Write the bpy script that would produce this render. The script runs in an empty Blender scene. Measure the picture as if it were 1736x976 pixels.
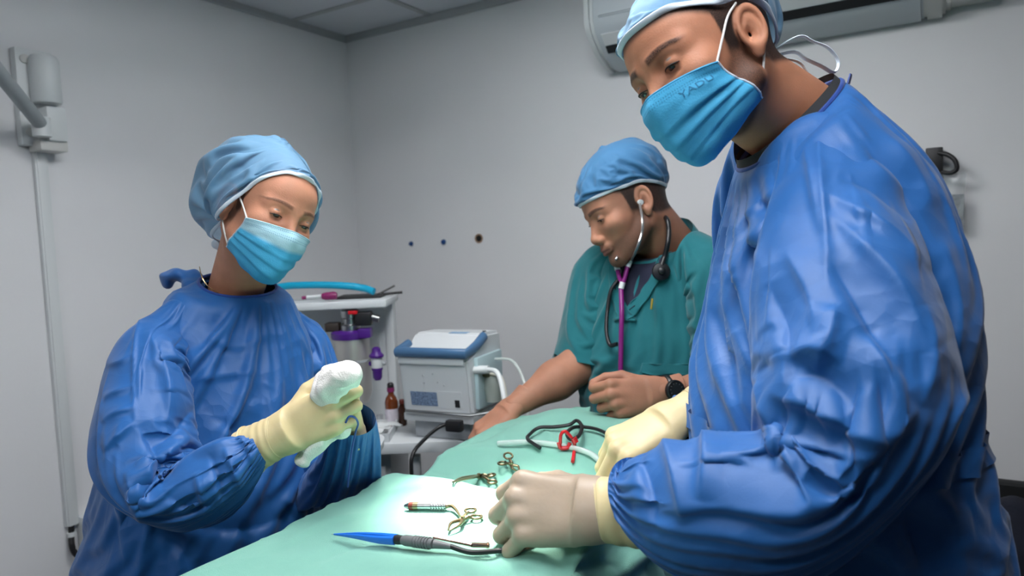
import bpy, bmesh, math, random
import numpy as np
from mathutils import Vector, Matrix
random.seed(7)
RNG = np.random.default_rng(7)

# ------------------------------------------------------------------ camera
IMW, IMH, FPX = 1736.0, 976.0, 1200.0
CAM = np.array([0.0, 0.0, 1.5])
_yaw, _pitch, _roll = math.radians(-31.3), math.radians(-3.95), math.radians(-2.45)
_f = np.array([math.sin(_yaw)*math.cos(_pitch), math.cos(_yaw)*math.cos(_pitch), math.sin(_pitch)])
_r0 = np.array([math.cos(_yaw), -math.sin(_yaw), 0.0]); _u0 = np.cross(_r0, _f)
_r = _r0*math.cos(_roll) + _u0*math.sin(_roll); _u = -_r0*math.sin(_roll) + _u0*math.cos(_roll)
CR = np.stack([_r, _u, _f], 1)                      # columns: right, up, forward

def P(px, py, d):
    """world point at pixel (px,py) and depth d along the optical axis"""
    return CAM + CR @ np.array([(px-IMW/2)/FPX*d, -(py-IMH/2)/FPX*d, d])
def CV(x, y, z):
    """direction: right, up, away -> world"""
    return CR @ np.array([x, y, z], float)
def PZ(px, py, z):
    """world point where the ray through a pixel meets the height z"""
    v = CR @ np.array([(px-IMW/2)/FPX, -(py-IMH/2)/FPX, 1.0])
    return CAM + v*((z-CAM[2])/v[2])
def unit(v):
    v = np.asarray(v, float); return v/np.linalg.norm(v)
FW = unit([_f[0], _f[1], 0]); RT = np.array([FW[1], -FW[0], 0.0]); UP = np.array([0, 0, 1.0])

scn = bpy.context.scene
cd = bpy.data.cameras.new('camera'); cam = bpy.data.objects.new('camera', cd); scn.collection.objects.link(cam)
M4 = Matrix.Identity(4)
for i in range(3):
    M4[i][0], M4[i][1], M4[i][2], M4[i][3] = _r[i], _u[i], -_f[i], CAM[i]
cam.matrix_world = M4
cd.sensor_width = 36.0; cd.lens = FPX*36.0/IMW; cd.clip_start = 0.02
cd.dof.use_dof = True; cd.dof.focus_distance = 1.08; cd.dof.aperture_fstop = 4.5
scn.camera = cam
scn.view_settings.view_transform = 'Standard'; scn.view_settings.look = 'None'
scn.view_settings.gamma = 1.0; scn.view_settings.use_curve_mapping = False
scn.view_settings.exposure = 0.0

w = bpy.data.worlds.new('world'); scn.world = w; w.use_nodes = True
w.node_tree.nodes['Background'].inputs[0].default_value = (0.5, 0.55, 0.62, 1)
w.node_tree.nodes['Background'].inputs[1].default_value = 0.15

# ------------------------------------------------------------------ scene helpers
COL = scn.collection
def tag(o, label=None, cat=None, group=None, kind=None):
    if label: o['label'] = label
    if cat: o['category'] = cat
    if group: o['group'] = group
    if kind: o['kind'] = kind
    return o
def thing(name, loc, label, cat, group=None):
    o = bpy.data.objects.new(name, None); COL.objects.link(o); o.location = Vector([float(c) for c in loc])
    o.empty_display_size = 0.05
    bpy.context.view_layer.update()
    return tag(o, label, cat, group)
def wloc(o):
    v = Vector((0, 0, 0))
    while o is not None:
        v = v + o.location; o = o.parent
    return v
def mesh_obj(name, V, F, mat, parent=None, smooth=True, subsurf=0, attrs=None, uv=None):
    """world-space verts -> ONE mesh object; origin at the mesh centre"""
    V = np.asarray(V, float)
    c = V.mean(0)
    me = bpy.data.meshes.new(name)
    if isinstance(F, np.ndarray):
        F2 = F
        me.vertices.add(len(V)); me.vertices.foreach_set('co', (V-c).astype(np.float32).ravel())
        n, k = F2.shape
        me.loops.add(n*k); me.loops.foreach_set('vertex_index', F2.astype(np.int32).ravel())
        me.polygons.add(n); me.polygons.foreach_set('loop_start', np.arange(0, n*k, k, dtype=np.int32))
        try: me.polygons.foreach_set('loop_total', np.full(n, k, np.int32))
        except Exception: pass
        me.update(calc_edges=True); me.validate()
    else:
        me.from_pydata((V-c).tolist(), [], [list(f) for f in F]); me.update()
    if smooth: me.polygons.foreach_set('use_smooth', np.ones(len(me.polygons), bool))
    if attrs:
        for k, a in attrs.items():
            at = me.attributes.new(k, 'FLOAT', 'POINT'); at.data.foreach_set('value', np.asarray(a, np.float32))
    if uv is not None:
        at = me.attributes.new('guv', 'FLOAT_VECTOR', 'POINT')
        u3 = np.zeros((len(V), 3), np.float32); u3[:, :uv.shape[1]] = uv; at.data.foreach_set('vector', u3.ravel())
    if mat: me.materials.append(mat)
    o = bpy.data.objects.new(name, me); COL.objects.link(o)
    if parent: o.parent = parent
    o.location = Vector(c.tolist()) - (wloc(parent) if parent else Vector((0, 0, 0)))
    if subsurf:
        m = o.modifiers.new('sub', 'SUBSURF'); m.levels = subsurf; m.render_levels = subsurf
    return o

class MB:
    """collects shapes into one mesh"""
    def __init__(s): s.V = []; s.F = []
    def add(s, V, F):
        b = len(s.V); s.V += [tuple(map(float, v)) for v in V]; s.F += [tuple(i+b for i in f) for f in F]; return s
    def box(s, lo, hi, frame=None, bev=0.0):
        lo = np.array(lo, float); hi = np.array(hi, float)
        bm = bmesh.new(); bmesh.ops.create_cube(bm, size=1.0)
        for v in bm.verts: v.co = Vector(((v.co.x+.5)*(hi[0]-lo[0])+lo[0], (v.co.y+.5)*(hi[1]-lo[1])+lo[1], (v.co.z+.5)*(hi[2]-lo[2])+lo[2]))
        if bev > 0: bmesh.ops.bevel(bm, geom=bm.edges[:], offset=bev, segments=2, profile=0.6, affect='EDGES')
        return s._bm(bm, frame)
    def _bm(s, bm, frame=None):
        bm.verts.index_update()
        V = np.array([v.co[:] for v in bm.verts]); F = [[v.index for v in f.verts] for f in bm.faces]; bm.free()
        if frame is not None: V = V @ np.asarray(frame[1]).T + np.asarray(frame[0])
        return s.add(V, F)
    def prism(s, pts, z0, z1, frame=None, bev=0.0):
        bm = bmesh.new(); vs = [bm.verts.new((p[0], p[1], z0)) for p in pts]; f = bm.faces.new(vs)
        r = bmesh.ops.extrude_face_region(bm, geom=[f])
        for v in r['geom']:
            if isinstance(v, bmesh.types.BMVert): v.co.z = z1
        bmesh.ops.recalc_face_normals(bm, faces=bm.faces[:])
        if bev > 0: bmesh.ops.bevel(bm, geom=bm.edges[:], offset=bev, segments=2, affect='EDGES')
        return s._bm(bm, frame)
    def tube(s, pts, r, n=10, cap=True, flat=1.0, closed=False, ref=None):
        V, F = tube_mesh(pts, r, n, cap, flat, closed, ref); return s.add(V, F)
    def lathe(s, prof, n=24, frame=None):
        V = []; F = []
        for (r, z) in prof:
            for k in range(n):
                a = 2*math.pi*k/n; V.append((r*math.cos(a), r*math.sin(a), z))
        for i in range(len(prof)-1):
            for k in range(n):
                F.append((i*n+k, i*n+(k+1) % n, (i+1)*n+(k+1) % n, (i+1)*n+k))
        F.append(tuple(range(n))[::-1]); F.append(tuple(range((len(prof)-1)*n, len(prof)*n)))
        V = np.array(V)
        if frame is not None: V = V @ np.asarray(frame[1]).T + np.asarray(frame[0])
        return s.add(V, F)
    def build(s, name, mat, parent=None, smooth=False, subsurf=0):
        o = mesh_obj(name, s.V, s.F, mat, parent, smooth=False, subsurf=subsurf)
        if smooth:
            o.data.polygons.foreach_set('use_smooth', np.ones(len(o.data.polygons), bool))
            try: o.data.set_sharp_from_angle(angle=math.radians(40))
            except Exception: pass
        return o

def spline(pts, n=8, closed=False):
    """Catmull-Rom through points"""
    p = np.asarray(pts, float)
    if closed: q = np.vstack([p[-1], p, p[0], p[1]]); m = len(p)
    else: q = np.vstack([2*p[0]-p[1], p, 2*p[-1]-p[-2]]); m = len(p)-1
    out = []
    for i in range(m):
        a, b, c, d = q[i], q[i+1], q[i+2], q[i+3]
        for t in np.linspace(0, 1, n, endpoint=False):
            out.append(.5*((2*b)+(-a+c)*t+(2*a-5*b+4*c-d)*t*t+(-a+3*b-3*c+d)*t**3))
    if not closed: out.append(p[-1])
    return np.array(out)
def frames_along(p, closed=False, ref=None):
    p = np.asarray(p, float)
    if closed: T = np.roll(p, -1, 0)-np.roll(p, 1, 0)
    else: T = np.gradient(p, axis=0)
    T /= np.linalg.norm(T, axis=1, keepdims=True)+1e-12
    N = np.zeros_like(T)
    a = np.array(ref, float) if ref is not None else (np.array([0, 0, 1.]) if abs(T[0][2]) < .9 else np.array([1., 0, 0]))
    n = a-T[0]*(a@T[0]); n /= np.linalg.norm(n); N[0] = n
    for i in range(1, len(p)):
        n = n-T[i]*(n@T[i]); n /= np.linalg.norm(n)+1e-12; N[i] = n
    return T, N, np.cross(T, N)
def tube_mesh(pts, r, n=10, cap=True, flat=1.0, closed=False, ref=None):
    p = np.asarray(pts, float); m = len(p)
    rr = np.full(m, r, float) if np.isscalar(r) else np.interp(np.linspace(0, 1, m), np.linspace(0, 1, len(r)), r)
    T, N, B = frames_along(p, closed, ref)
    a = np.linspace(0, 2*math.pi, n, endpoint=False)
    V = (p[:, None] + rr[:, None, None]*(np.cos(a)[None, :, None]*N[:, None]*flat + np.sin(a)[None, :, None]*B[:, None])).reshape(-1, 3)
    F = []
    for i in range(m if closed else m-1):
        k = (i+1) % m
        for j in range(n): F.append((i*n+j, i*n+(j+1) % n, k*n+(j+1) % n, k*n+j))
    if cap and not closed:
        F.append(tuple(range(n))[::-1]); F.append(tuple(range((m-1)*n, m*n)))
    return V, F
def frame_of(origin, x, z):
    """frame with given x axis and approximate z axis -> (origin, 3x3 columns)"""
    x = unit(x); z = np.asarray(z, float); z = unit(z-x*(x@z)); y = np.cross(z, x)
    return (np.asarray(origin, float), np.stack([x, y, z], 1))

# ------------------------------------------------------------------ materials
def mat(name, col, rough=.6, metal=0.0, spec=.5, bump=0.0, bscale=200.0, var=0.0, vscale=8.0, sss=0.0, sssr=(1, .35, .2), sssc=.008, trans=0.0, alpha=1.0, sheen=0.0, emit=None, coat=0.0, ior=None, translucent=0.0, detail=3.0, aniso=None):
    m = bpy.data.materials.new(name); m.use_nodes = True; nt = m.node_tree; b = nt.nodes['Principled BSDF']
    c = srgb(col)
    b.inputs['Base Color'].default_value = (*c, 1); b.inputs['Roughness'].default_value = rough
    b.inputs['Metallic'].default_value = metal; b.inputs['Specular IOR Level'].default_value = spec
    if sss: b.inputs['Subsurface Weight'].default_value = sss; b.inputs['Subsurface Radius'].default_value = sssr; b.inputs['Subsurface Scale'].default_value = sssc
    if trans: b.inputs['Transmission Weight'].default_value = trans
    if ior: b.inputs['IOR'].default_value = ior
    if sheen: b.inputs['Sheen Weight'].default_value = sheen
    if coat: b.inputs['Coat Weight'].default_value = coat
    if alpha < 1: b.inputs['Alpha'].default_value = alpha
    if emit: b.inputs['Emission Color'].default_value = (*srgb(emit[0]), 1); b.inputs['Emission Strength'].default_value = emit[1]
    tc = nt.nodes.new('ShaderNodeTexCoord')
    if var:
        n = nt.nodes.new('ShaderNodeTexNoise'); n.inputs['Scale'].default_value = vscale; n.inputs['Detail'].default_value = 4
        nt.links.new(tc.outputs['Object'], n.inputs['Vector'])
        r = nt.nodes.new('ShaderNodeMapRange'); r.inputs[1].default_value = .3; r.inputs[2].default_value = .7; r.inputs[3].default_value = 1-var; r.inputs[4].default_value = 1+var
        nt.links.new(n.outputs['Fac'], r.inputs[0])
        mx = nt.nodes.new('ShaderNodeMix'); mx.data_type = 'RGBA'; mx.blend_type = 'MULTIPLY'; mx.inputs['Factor'].default_value = 1
        mx.inputs[6].default_value = (*c, 1)
        cb = nt.nodes.new('ShaderNodeCombineColor')
        for k in range(3): nt.links.new(r.outputs[0], cb.inputs[k])
        nt.links.new(cb.outputs[0], mx.inputs[7]); nt.links.new(mx.outputs[2], b.inputs['Base Color'])
    if bump:
        n2 = nt.nodes.new('ShaderNodeTexNoise'); n2.inputs['Scale'].default_value = bscale; n2.inputs['Detail'].default_value = detail
        nt.links.new(tc.outputs['Object'], n2.inputs['Vector'])
        bp = nt.nodes.new('ShaderNodeBump'); bp.inputs['Strength'].default_value = bump; bp.inputs['Distance'].default_value = .002
        nt.links.new(n2.outputs['Fac'], bp.inputs['Height']); nt.links.new(bp.outputs[0], b.inputs['Normal'])
    if translucent:
        tr = nt.nodes.new('ShaderNodeBsdfTranslucent'); tr.inputs[0].default_value = (*c, 1)
        ms = nt.nodes.new('ShaderNodeMixShader'); ms.inputs[0].default_value = translucent
        out = nt.nodes['Material Output']
        nt.links.new(b.outputs[0], ms.inputs[1]); nt.links.new(tr.outputs[0], ms.inputs[2]); nt.links.new(ms.outputs[0], out.inputs[0])
    return m
def srgb(c):
    return tuple((x/255/12.92 if x/255 <= .04045 else ((x/255+.055)/1.055)**2.4) for x in c)
def attr_mix(m, attr, col, noise=0.0, nscale=400.0, stretch=(1, 1, 1)):
    """blend a further colour into a material where a vertex attribute says so (beard, brow, lip)"""
    nt = m.node_tree; b = nt.nodes['Principled BSDF']; inp = b.inputs['Base Color']
    at = nt.nodes.new('ShaderNodeAttribute'); at.attribute_name = attr
    fac = at.outputs['Fac']
    if noise:
        tc = nt.nodes.new('ShaderNodeTexCoord'); mp = nt.nodes.new('ShaderNodeMapping'); mp.inputs['Scale'].default_value = stretch
        n = nt.nodes.new('ShaderNodeTexNoise'); n.inputs['Scale'].default_value = nscale; n.inputs['Detail'].default_value = 2
        nt.links.new(tc.outputs['Object'], mp.inputs[0]); nt.links.new(mp.outputs[0], n.inputs['Vector'])
        r = nt.nodes.new('ShaderNodeMapRange'); r.inputs[1].default_value = .35; r.inputs[2].default_value = .65; r.inputs[3].default_value = 1-noise; r.inputs[4].default_value = 1.0
        nt.links.new(n.outputs['Fac'], r.inputs[0])
        mu = nt.nodes.new('ShaderNodeMath'); mu.operation = 'MULTIPLY'; nt.links.new(fac, mu.inputs[0]); nt.links.new(r.outputs[0], mu.inputs[1]); fac = mu.outputs[0]
    mx = nt.nodes.new('ShaderNodeMix'); mx.data_type = 'RGBA'
    nt.links.new(fac, mx.inputs['Factor'])
    if inp.is_linked:
        src = inp.links[0].from_socket; nt.links.remove(inp.links[0]); nt.links.new(src, mx.inputs[6])
    else: mx.inputs[6].default_value = inp.default_value[:]
    mx.inputs[7].default_value = (*srgb(col), 1)
    nt.links.new(mx.outputs[2], inp)

# ------------------------------------------------------------------ signed distance modelling
def smin(a, b, k):
    h = np.clip(.5+.5*(b-a)/k, 0, 1); return b+(a-b)*h-k*h*(1-h)
def smax(a, b, k): return -smin(-a, -b, k)
def sph(p, c, r): return np.linalg.norm(p-np.asarray(c), axis=1)-r
def ell(p, c, r, R=None):
    q = p-np.asarray(c)
    if R is not None: q = q @ R
    r = np.asarray(r, float); k0 = np.linalg.norm(q/r, axis=1); k1 = np.linalg.norm(q/(r*r), axis=1)
    return k0*(k0-1)/(k1+1e-9)
def rc(p, a, b, ra, rb):
    """tapered capsule"""
    a = np.asarray(a, float); b = np.asarray(b, float); ba = b-a; q = p-a
    t = np.clip((q@ba)/(ba@ba+1e-12), 0, 1)
    return np.linalg.norm(q-t[:, None]*ba, axis=1)-(ra+(rb-ra)*t)
def sdf_mesh(fn, lo, hi, h):
    lo = np.asarray(lo, float); hi = np.asarray(hi, float)
    n = np.ceil((hi-lo)/h/4).astype(int)+1
    ax = [lo[i]+np.arange(n[i])*4*h for i in range(3)]
    G = np.stack(np.meshgrid(*ax, indexing='ij'), -1).reshape(-1, 3)
    c = fn(G).reshape(n)
    N = (n-1)*4+1
    near = np.abs(c) < 4*h*2.2
    up = np.repeat(np.repeat(np.repeat(c, 4, 0), 4, 1), 4, 2)
    nu = np.repeat(np.repeat(np.repeat(near, 4, 0), 4, 1), 4, 2)
    # shift by half a block so that each fine point takes its closest coarse sample
    v = up[2:2+N[0], 2:2+N[1], 2:2+N[2]].copy(); m = nu[2:2+N[0], 2:2+N[1], 2:2+N[2]]
    idx = np.argwhere(m)
    v[m] = fn(lo+idx*h)
    return surface_nets(v, lo, h)
def surface_nets(v, lo, h):
    ins = v < 0
    nx, ny, nz = v.shape
    cs = [(0,0,0),(1,0,0),(0,1,0),(1,1,0),(0,0,1),(1,0,1),(0,1,1),(1,1,1)]
    sl = lambda A, c: A[c[0]:nx-1+c[0], c[1]:ny-1+c[1], c[2]:nz-1+c[2]]
    cnt = sum(sl(ins, c).astype(np.int8) for c in cs)
    act = (cnt > 0) & (cnt < 8)
    ids = -np.ones(act.shape, np.int64); ii = np.argwhere(act); ids[act] = np.arange(len(ii))
    acc = np.zeros((len(ii), 3)); num = np.zeros(len(ii))
    val = {c: v[ii[:, 0]+c[0], ii[:, 1]+c[1], ii[:, 2]+c[2]] for c in cs}
    for a in range(8):
        for b in range(a+1, 8):
            ca, cb = cs[a], cs[b]
            if sum(abs(ca[k]-cb[k]) for k in range(3)) != 1: continue
            va, vb = val[ca], val[cb]; x = (va < 0) != (vb < 0)
            t = np.where(x, va/(va-vb+1e-30), 0)
            pt = np.array(ca)[None]+t[:, None]*(np.array(cb)-np.array(ca))[None]
            acc += np.where(x[:, None], pt, 0); num += x
    V = lo+(ii+acc/num[:, None])*h
    F = []
    for axis in range(3):
        o1, o2 = [(1, 2), (2, 0), (0, 1)][axis]
        s0 = [slice(None)]*3; s1 = [slice(None)]*3; s0[axis] = slice(0, -1); s1[axis] = slice(1, None)
        A = ins[tuple(s0)]; B = ins[tuple(s1)]
        e = np.argwhere(A != B); flip = A[A != B]
        ok = (e[:, o1] > 0) & (e[:, o2] > 0) & (e[:, o1] < v.shape[o1]-1) & (e[:, o2] < v.shape[o2]-1)
        e = e[ok]; flip = flip[ok]
        def at(d1, d2):
            q = e.copy(); q[:, o1] += d1; q[:, o2] += d2; return ids[q[:, 0], q[:, 1], q[:, 2]]
        q = np.stack([at(-1, -1), at(0, -1), at(0, 0), at(-1, 0)], 1)
        q[~flip] = q[~flip][:, ::-1]
        F.append(q)
    F = np.vstack(F); F = F[(F >= 0).all(1)]
    return V, F
def relax(V, F, it=2, lam=.5):
    for _ in range(it):
        acc = np.zeros_like(V); n = np.zeros(len(V))
        k = F.shape[1]
        for a in range(k):
            i, j = F[:, a], F[:, (a+1) % k]
            np.add.at(acc, i, V[j]); np.add.at(n, i, 1); np.add.at(acc, j, V[i]); np.add.at(n, j, 1)
        V = V+lam*(acc/np.maximum(n, 1)[:, None]-V)
    return V

# ------------------------------------------------------------------ cloth (position based) on a regular grid
def collide(X, cones, pad=.002):
    """push points out of tapered capsules (a,b,ra,rb)"""
    for a, b, ra, rb in cones:
        ba = b-a; q = X-a
        t = np.clip((q@ba)/(ba@ba+1e-12), 0, 1); d = q-t[:, None]*ba
        L = np.sqrt((d*d).sum(1))+1e-9; R = ra+(rb-ra)*t+pad
        k = L < R
        if k.any(): X[k] += d[k]*((R[k]/L[k])-1)[:, None]
    return X
def cloth(X, hoop, axial, pin, cones, steps=120, iters=3, wrap=True, grav=.6, damp=.93, bend=.08, shear=.35, noise=.002, seed=1, extra=None, maxd=.035, vary=((.05, 6, 7, 1), (.05, 13, 15, 2))):
    """X[M,N,3]; hoop[M,N] / axial[M-1,N] rest lengths; pin[M,N] bool"""
    M, N = X.shape[:2]; X = X.copy(); rng = np.random.default_rng(seed)
    nz = rng.normal(size=X.shape); 
    for _ in range(3):
        nz = (nz+np.roll(nz, 1, 1)+np.roll(nz, -1, 1))/3; nz[1:-1] = (nz[1:-1]+nz[2:]+nz[:-2])/3
    nz /= nz.std(); w = (~pin).astype(float)
    X00 = X.copy()
    X += nz*noise*w[..., None]
    prev = X.copy(); dt2 = (1/60.)**2
    ar = np.arange
    J1 = (ar(N)+1) % N; J2 = (ar(N)+2) % N
    jj = lambda par: ar(par, N if wrap else N-1, 2)
    if vary:
        uu, vv = np.meshgrid(np.arange(N)/N, np.arange(M)/M)
        for (amp, nu, nv, sd) in vary:
            f1 = np.clip(vnoise(uu, vv, nu, nv, seed*7+sd, wrap)*.8, -1, 1.6); f2 = np.clip(vnoise(uu, vv, nu, nv, seed*7+sd+50, wrap)*.8, -1, 1.6)
            hoop = hoop*(1+amp*f1); axial = axial*(1+amp*f2[:-1])
    H2 = hoop+hoop[:, J1]; A2 = axial[:-1]+axial[1:]
    dg = np.sqrt(((hoop[:-1]+hoop[1:])/2)**2+axial**2)
    batches = []
    idx = ar(M*N).reshape(M, N)
    def B(ia, ib, L, st): batches.append((ia.ravel(), ib.ravel(), L.ravel(), st))
    for par in (0, 1):
        j = jj(par); B(idx[:, j], idx[:, J1[j]], hoop[:, j], 1.0)
        i = ar(par, M-1, 2); B(idx[i], idx[i+1], axial[i], 1.0)
    jm = ar(N) if wrap else ar(N-1)
    for par in (0, 1):
        i = ar(par, M-1, 2)
        B(idx[i][:, jm], idx[i+1][:, J1[jm]], dg[i][:, jm], shear); B(idx[i][:, J1[jm]], idx[i+1][:, jm], dg[i][:, jm], shear)
        i = np.array([k for k in range(M-2) if (k % 4)//2 == par]); 
        if len(i): B(idx[i], idx[i+2], A2[i], bend)
        j = np.array([k for k in range(N if wrap else N-2) if (k % 4)//2 == par])
        B(idx[:, j], idx[:, J2[j]], H2[:, j], bend)
    wf = w.ravel()
    pre = []
    for ia, ib, L, st in batches:
        ws = wf[ia]+wf[ib]; ok = ws > 0
        ia, ib, L = ia[ok], ib[ok], L[ok]; ws = ws[ok]
        pre.append((ia, ib, L, st*(wf[ia]/ws)[:, None], st*(wf[ib]/ws)[:, None]))
    Xf = X.reshape(-1, 3); Pf = prev.reshape(-1, 3); g = np.array([0, 0, -9.8*grav*dt2])
    X0 = X00.reshape(-1, 3); mx = (np.zeros((M, N))+maxd).ravel()
    for s in range(steps):
        vel = (Xf-Pf)*damp; Pf = Xf.copy()
        Xf = Xf+(vel+g)*wf[:, None]
        for it in range(iters):
            for ia, ib, L, ka, kb in pre:
                d = Xf[ib]-Xf[ia]; l = np.sqrt(np.einsum('ij,ij->i', d, d))+1e-9
                c = d*((l-L)/l)[:, None]
                Xf[ia] += c*ka; Xf[ib] -= c*kb
        free = wf > 0
        Y = Xf[free]
        if cones: Y = collide(Y, cones)
        dd = Y-X0[free]; dl = np.sqrt((dd*dd).sum(1))+1e-9; kk = dl > mx[free]
        if kk.any(): Y[kk] = X0[free][kk]+dd[kk]*(mx[free][kk]/dl[kk])[:, None]
        if extra is not None: Y = extra(Y)
        Pf[free] += (Y-Xf[free])*.7
        Xf[free] = Y
    return Xf.reshape(M, N, 3)
def grid_faces(M, N, wrap=True):
    i, j = np.meshgrid(np.arange(M-1), np.arange(N if wrap else N-1), indexing='ij'); k = (j+1) % N
    return np.stack([i*N+j, i*N+k, (i+1)*N+k, (i+1)*N+j], -1).reshape(-1, 4)
def resample(pts, vals, n):
    """smooth polyline of n points equally spaced + interpolated values"""
    s = spline(pts, 16); L = np.r_[0, np.cumsum(np.linalg.norm(np.diff(s, axis=0), axis=1))]
    t = np.linspace(0, L[-1], n); p = np.stack([np.interp(t, L, s[:, k]) for k in range(3)], 1)
    kn = L[::16]
    v = [np.interp(t, kn, np.asarray(c, float)) for c in vals]
    return p, v, L[-1]
def smooth1(a, n=2):
    for _ in range(n): a = np.r_[a[:1], (a[:-2]+2*a[1:-1]+a[2:])/4, a[-1:]]
    return a
PANEL_E = 18.5
SPOT_W, SPOT_DEG = 560.0, 19.0
# ------------------------------------------------------------------ room shell
CORNER = P(586, 64, 2.95)
XL, YB, ZC = CORNER
XR, YF = 2.3, -2.3
m_wall = mat('wall paint', (226, 226, 227), .55, spec=.35, bump=.12, bscale=90, var=.02, vscale=3)
m_ceil = mat('ceiling tile', (206, 208, 214), .9, bump=.3, bscale=260)
m_grid = mat('ceiling grid', (172, 174, 176), .6)
m_floor = mat('vinyl floor', (84, 90, 96), .45, var=.06, vscale=20)
m_white = mat('white plastic', (214, 218, 218), .4, bump=.02)
m_white2 = mat('warm white plastic', (204, 204, 200), .45)
m_dark = mat('dark gap', (24, 26, 28), .6)
m_wall2 = mat('unseen wall darkened against bounce', (104, 106, 110), .6, bump=.1, bscale=90)  # invented dark finish for the unseen walls, to cut bounce and deepen shadows
def struct(o): o['kind'] = 'structure'; return o
struct(MB().box((XL-.1, YF-.1, -.1), (XR+.1, YB+.1, 0)).build('floor', m_floor))
struct(MB().box((XL-.1, YF, 0), (XL, YB+.1, ZC+.1)).build('wall_left', m_wall))
struct(MB().box((XL, YB, 0), (XR+.1, YB+.1, ZC+.1)).build('wall_back', m_wall))
struct(MB().box((XR, YF, 0), (XR+.1, YB, ZC+.1)).build('wall_right', m_wall2))
struct(MB().box((XL-.1, YF-.1, 0), (XR+.1, YF, ZC+.1)).build('wall_front', m_wall2))
ceil = struct(MB().box((XL, YF, ZC+.03), (XR, YB, ZC+.1)).build('ceiling', m_grid))
# suspended ceiling: tiles lie in a grid of T bars
c1 = PZ(516, 30, ZC); c2 = PZ(721, 24, ZC)             # where the first two bars meet the walls
ty0 = c1[1]; tx0 = c2[0]; TS = .6
xs = [XL]+[tx0+k*TS for k in range(0, 8) if tx0+k*TS < XR]+[XR]
ys = [YB]+[ty0-k*TS for k in range(0, 9) if ty0-k*TS > YF]+[YF]
PANELS = [(2, 2), (3, 3), (2, 5)]
for i in range(len(xs)-1):
    for j in range(len(ys)-1):
        g = .011
        if (i, j) in PANELS: continue
        MB().box((xs[i]+g, ys[j+1]+g, ZC+.004), (xs[i+1]-g, ys[j]-g, ZC+.026)).build('ceiling_tile', m_ceil, ceil)
for x in xs[1:-1]: MB().box((x-.012, YF, ZC), (x+.012, YB, ZC+.03)).build('grid_bar', m_grid, ceil)
for y in ys[1:-1]: MB().box((XL, y-.012, ZC+.0004), (XR, y+.012, ZC+.03)).build('grid_bar', m_grid, ceil)
struct(MB().box((XL, YB-.012, ZC-.022), (XR, YB, ZC+.004)).build('trim_1', m_grid)); struct(MB().box((XL, YF, ZC-.022), (XL+.012, YB-.012, ZC+.004)).build('trim_2', m_grid))
# lit ceiling panels (behind and above the camera)
m_led = mat('lit panel', (255, 250, 244), .5, emit=((246, 248, 252), PANEL_E))
for n_, (i, j) in enumerate(PANELS):
    lab = ['over the far end of the operating table', 'over the bearded man', 'in front of the foot of the table', 'in the middle of the rear of the room'][n_]
    r_ = thing('ceiling_light', ((xs[i]+xs[i+1])/2, (ys[j]+ys[j+1])/2, ZC), 'square lit ceiling panel '+lab, 'ceiling light', 'ceiling light panels')
    g = .012
    f = MB()
    x0, x1, y0, y1 = xs[i]+g, xs[i+1]-g, ys[j+1]+g, ys[j]-g
    for bx in (((x0, y0), (x1, y0+.02)), ((x0, y1-.02), (x1, y1)), ((x0, y0+.02), (x0+.02, y1-.02)), ((x1-.02, y0+.02), (x1, y1-.02))):
        f.box((*bx[0], ZC-.004), (*bx[1], ZC+.02))
    f.build('frame', m_white, r_)
    MB().box((x0+.02, y0+.02, ZC+.001), (x1-.02, y1-.02, ZC+.012)).build('diffuser', m_led, r_)
# ------------------------------------------------------------------ heads (local: x = person's right, y forward, z up)
EAR_R = {}
def rotm(ax, ay, az):
    ax, ay, az = map(math.radians, (ax, ay, az))
    X = np.array([[1,0,0],[0,math.cos(ax),-math.sin(ax)],[0,math.sin(ax),math.cos(ax)]])
    Y = np.array([[math.cos(ay),0,math.sin(ay)],[0,1,0],[-math.sin(ay),0,math.cos(ay)]])
    Z = np.array([[math.cos(az),-math.sin(az),0],[math.sin(az),math.cos(az),0],[0,0,1]])
    return Z@Y@X
def ear_sdf(q, R, c):
    e = (q-c) @ R/.93                               # local: x outward, y forward, z up
    o, u, v = e[:, 0], e[:, 1], e[:, 2]
    def ring(cu, cv, ru, rv, r, tilt=0.0, o0=0.0):
        a = (u-cu)/ru; b = (v-cv)/rv; k = np.sqrt(a*a+b*b)+1e-6
        d = (k-1)*min(ru, rv)*(.5+.5*np.minimum(1, max(ru, rv)/min(ru, rv)))
        return np.sqrt(d*d+(o-o0-tilt*u)**2)-r
    helix = ring(0, .004, .0165, .0275, .0036, 0, .003)
    back = np.maximum(np.sqrt((u/.0165)**2+((v-.003)/.0275)**2)-1, -1)*.0165
    disc = np.maximum(back, np.abs(o+.001)-.003)
    d = smin(helix, disc, .003)
    anti = ring(.0015, -.001, .009, .0175, .0030, 0, .001)
    anti = np.maximum(anti, u-.006)
    d = smin(d, anti, .003)
    d = smin(d, ell(e, (0.0005, .0015, -.0285), (.0042, .0085, .0105)), .005)
    d = smin(d, ell(e, (.002, .0135, -.007), (.0035, .004, .006)), .003)
    d = smax(d, -ell(e, (.0045, .0045, -.005), (.0070, .0072, .0108)), .003)
    return d*.93
EARC = np.array([.0775, -.016, -.008]); EARR = rotm(8, 0, 24)
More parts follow.
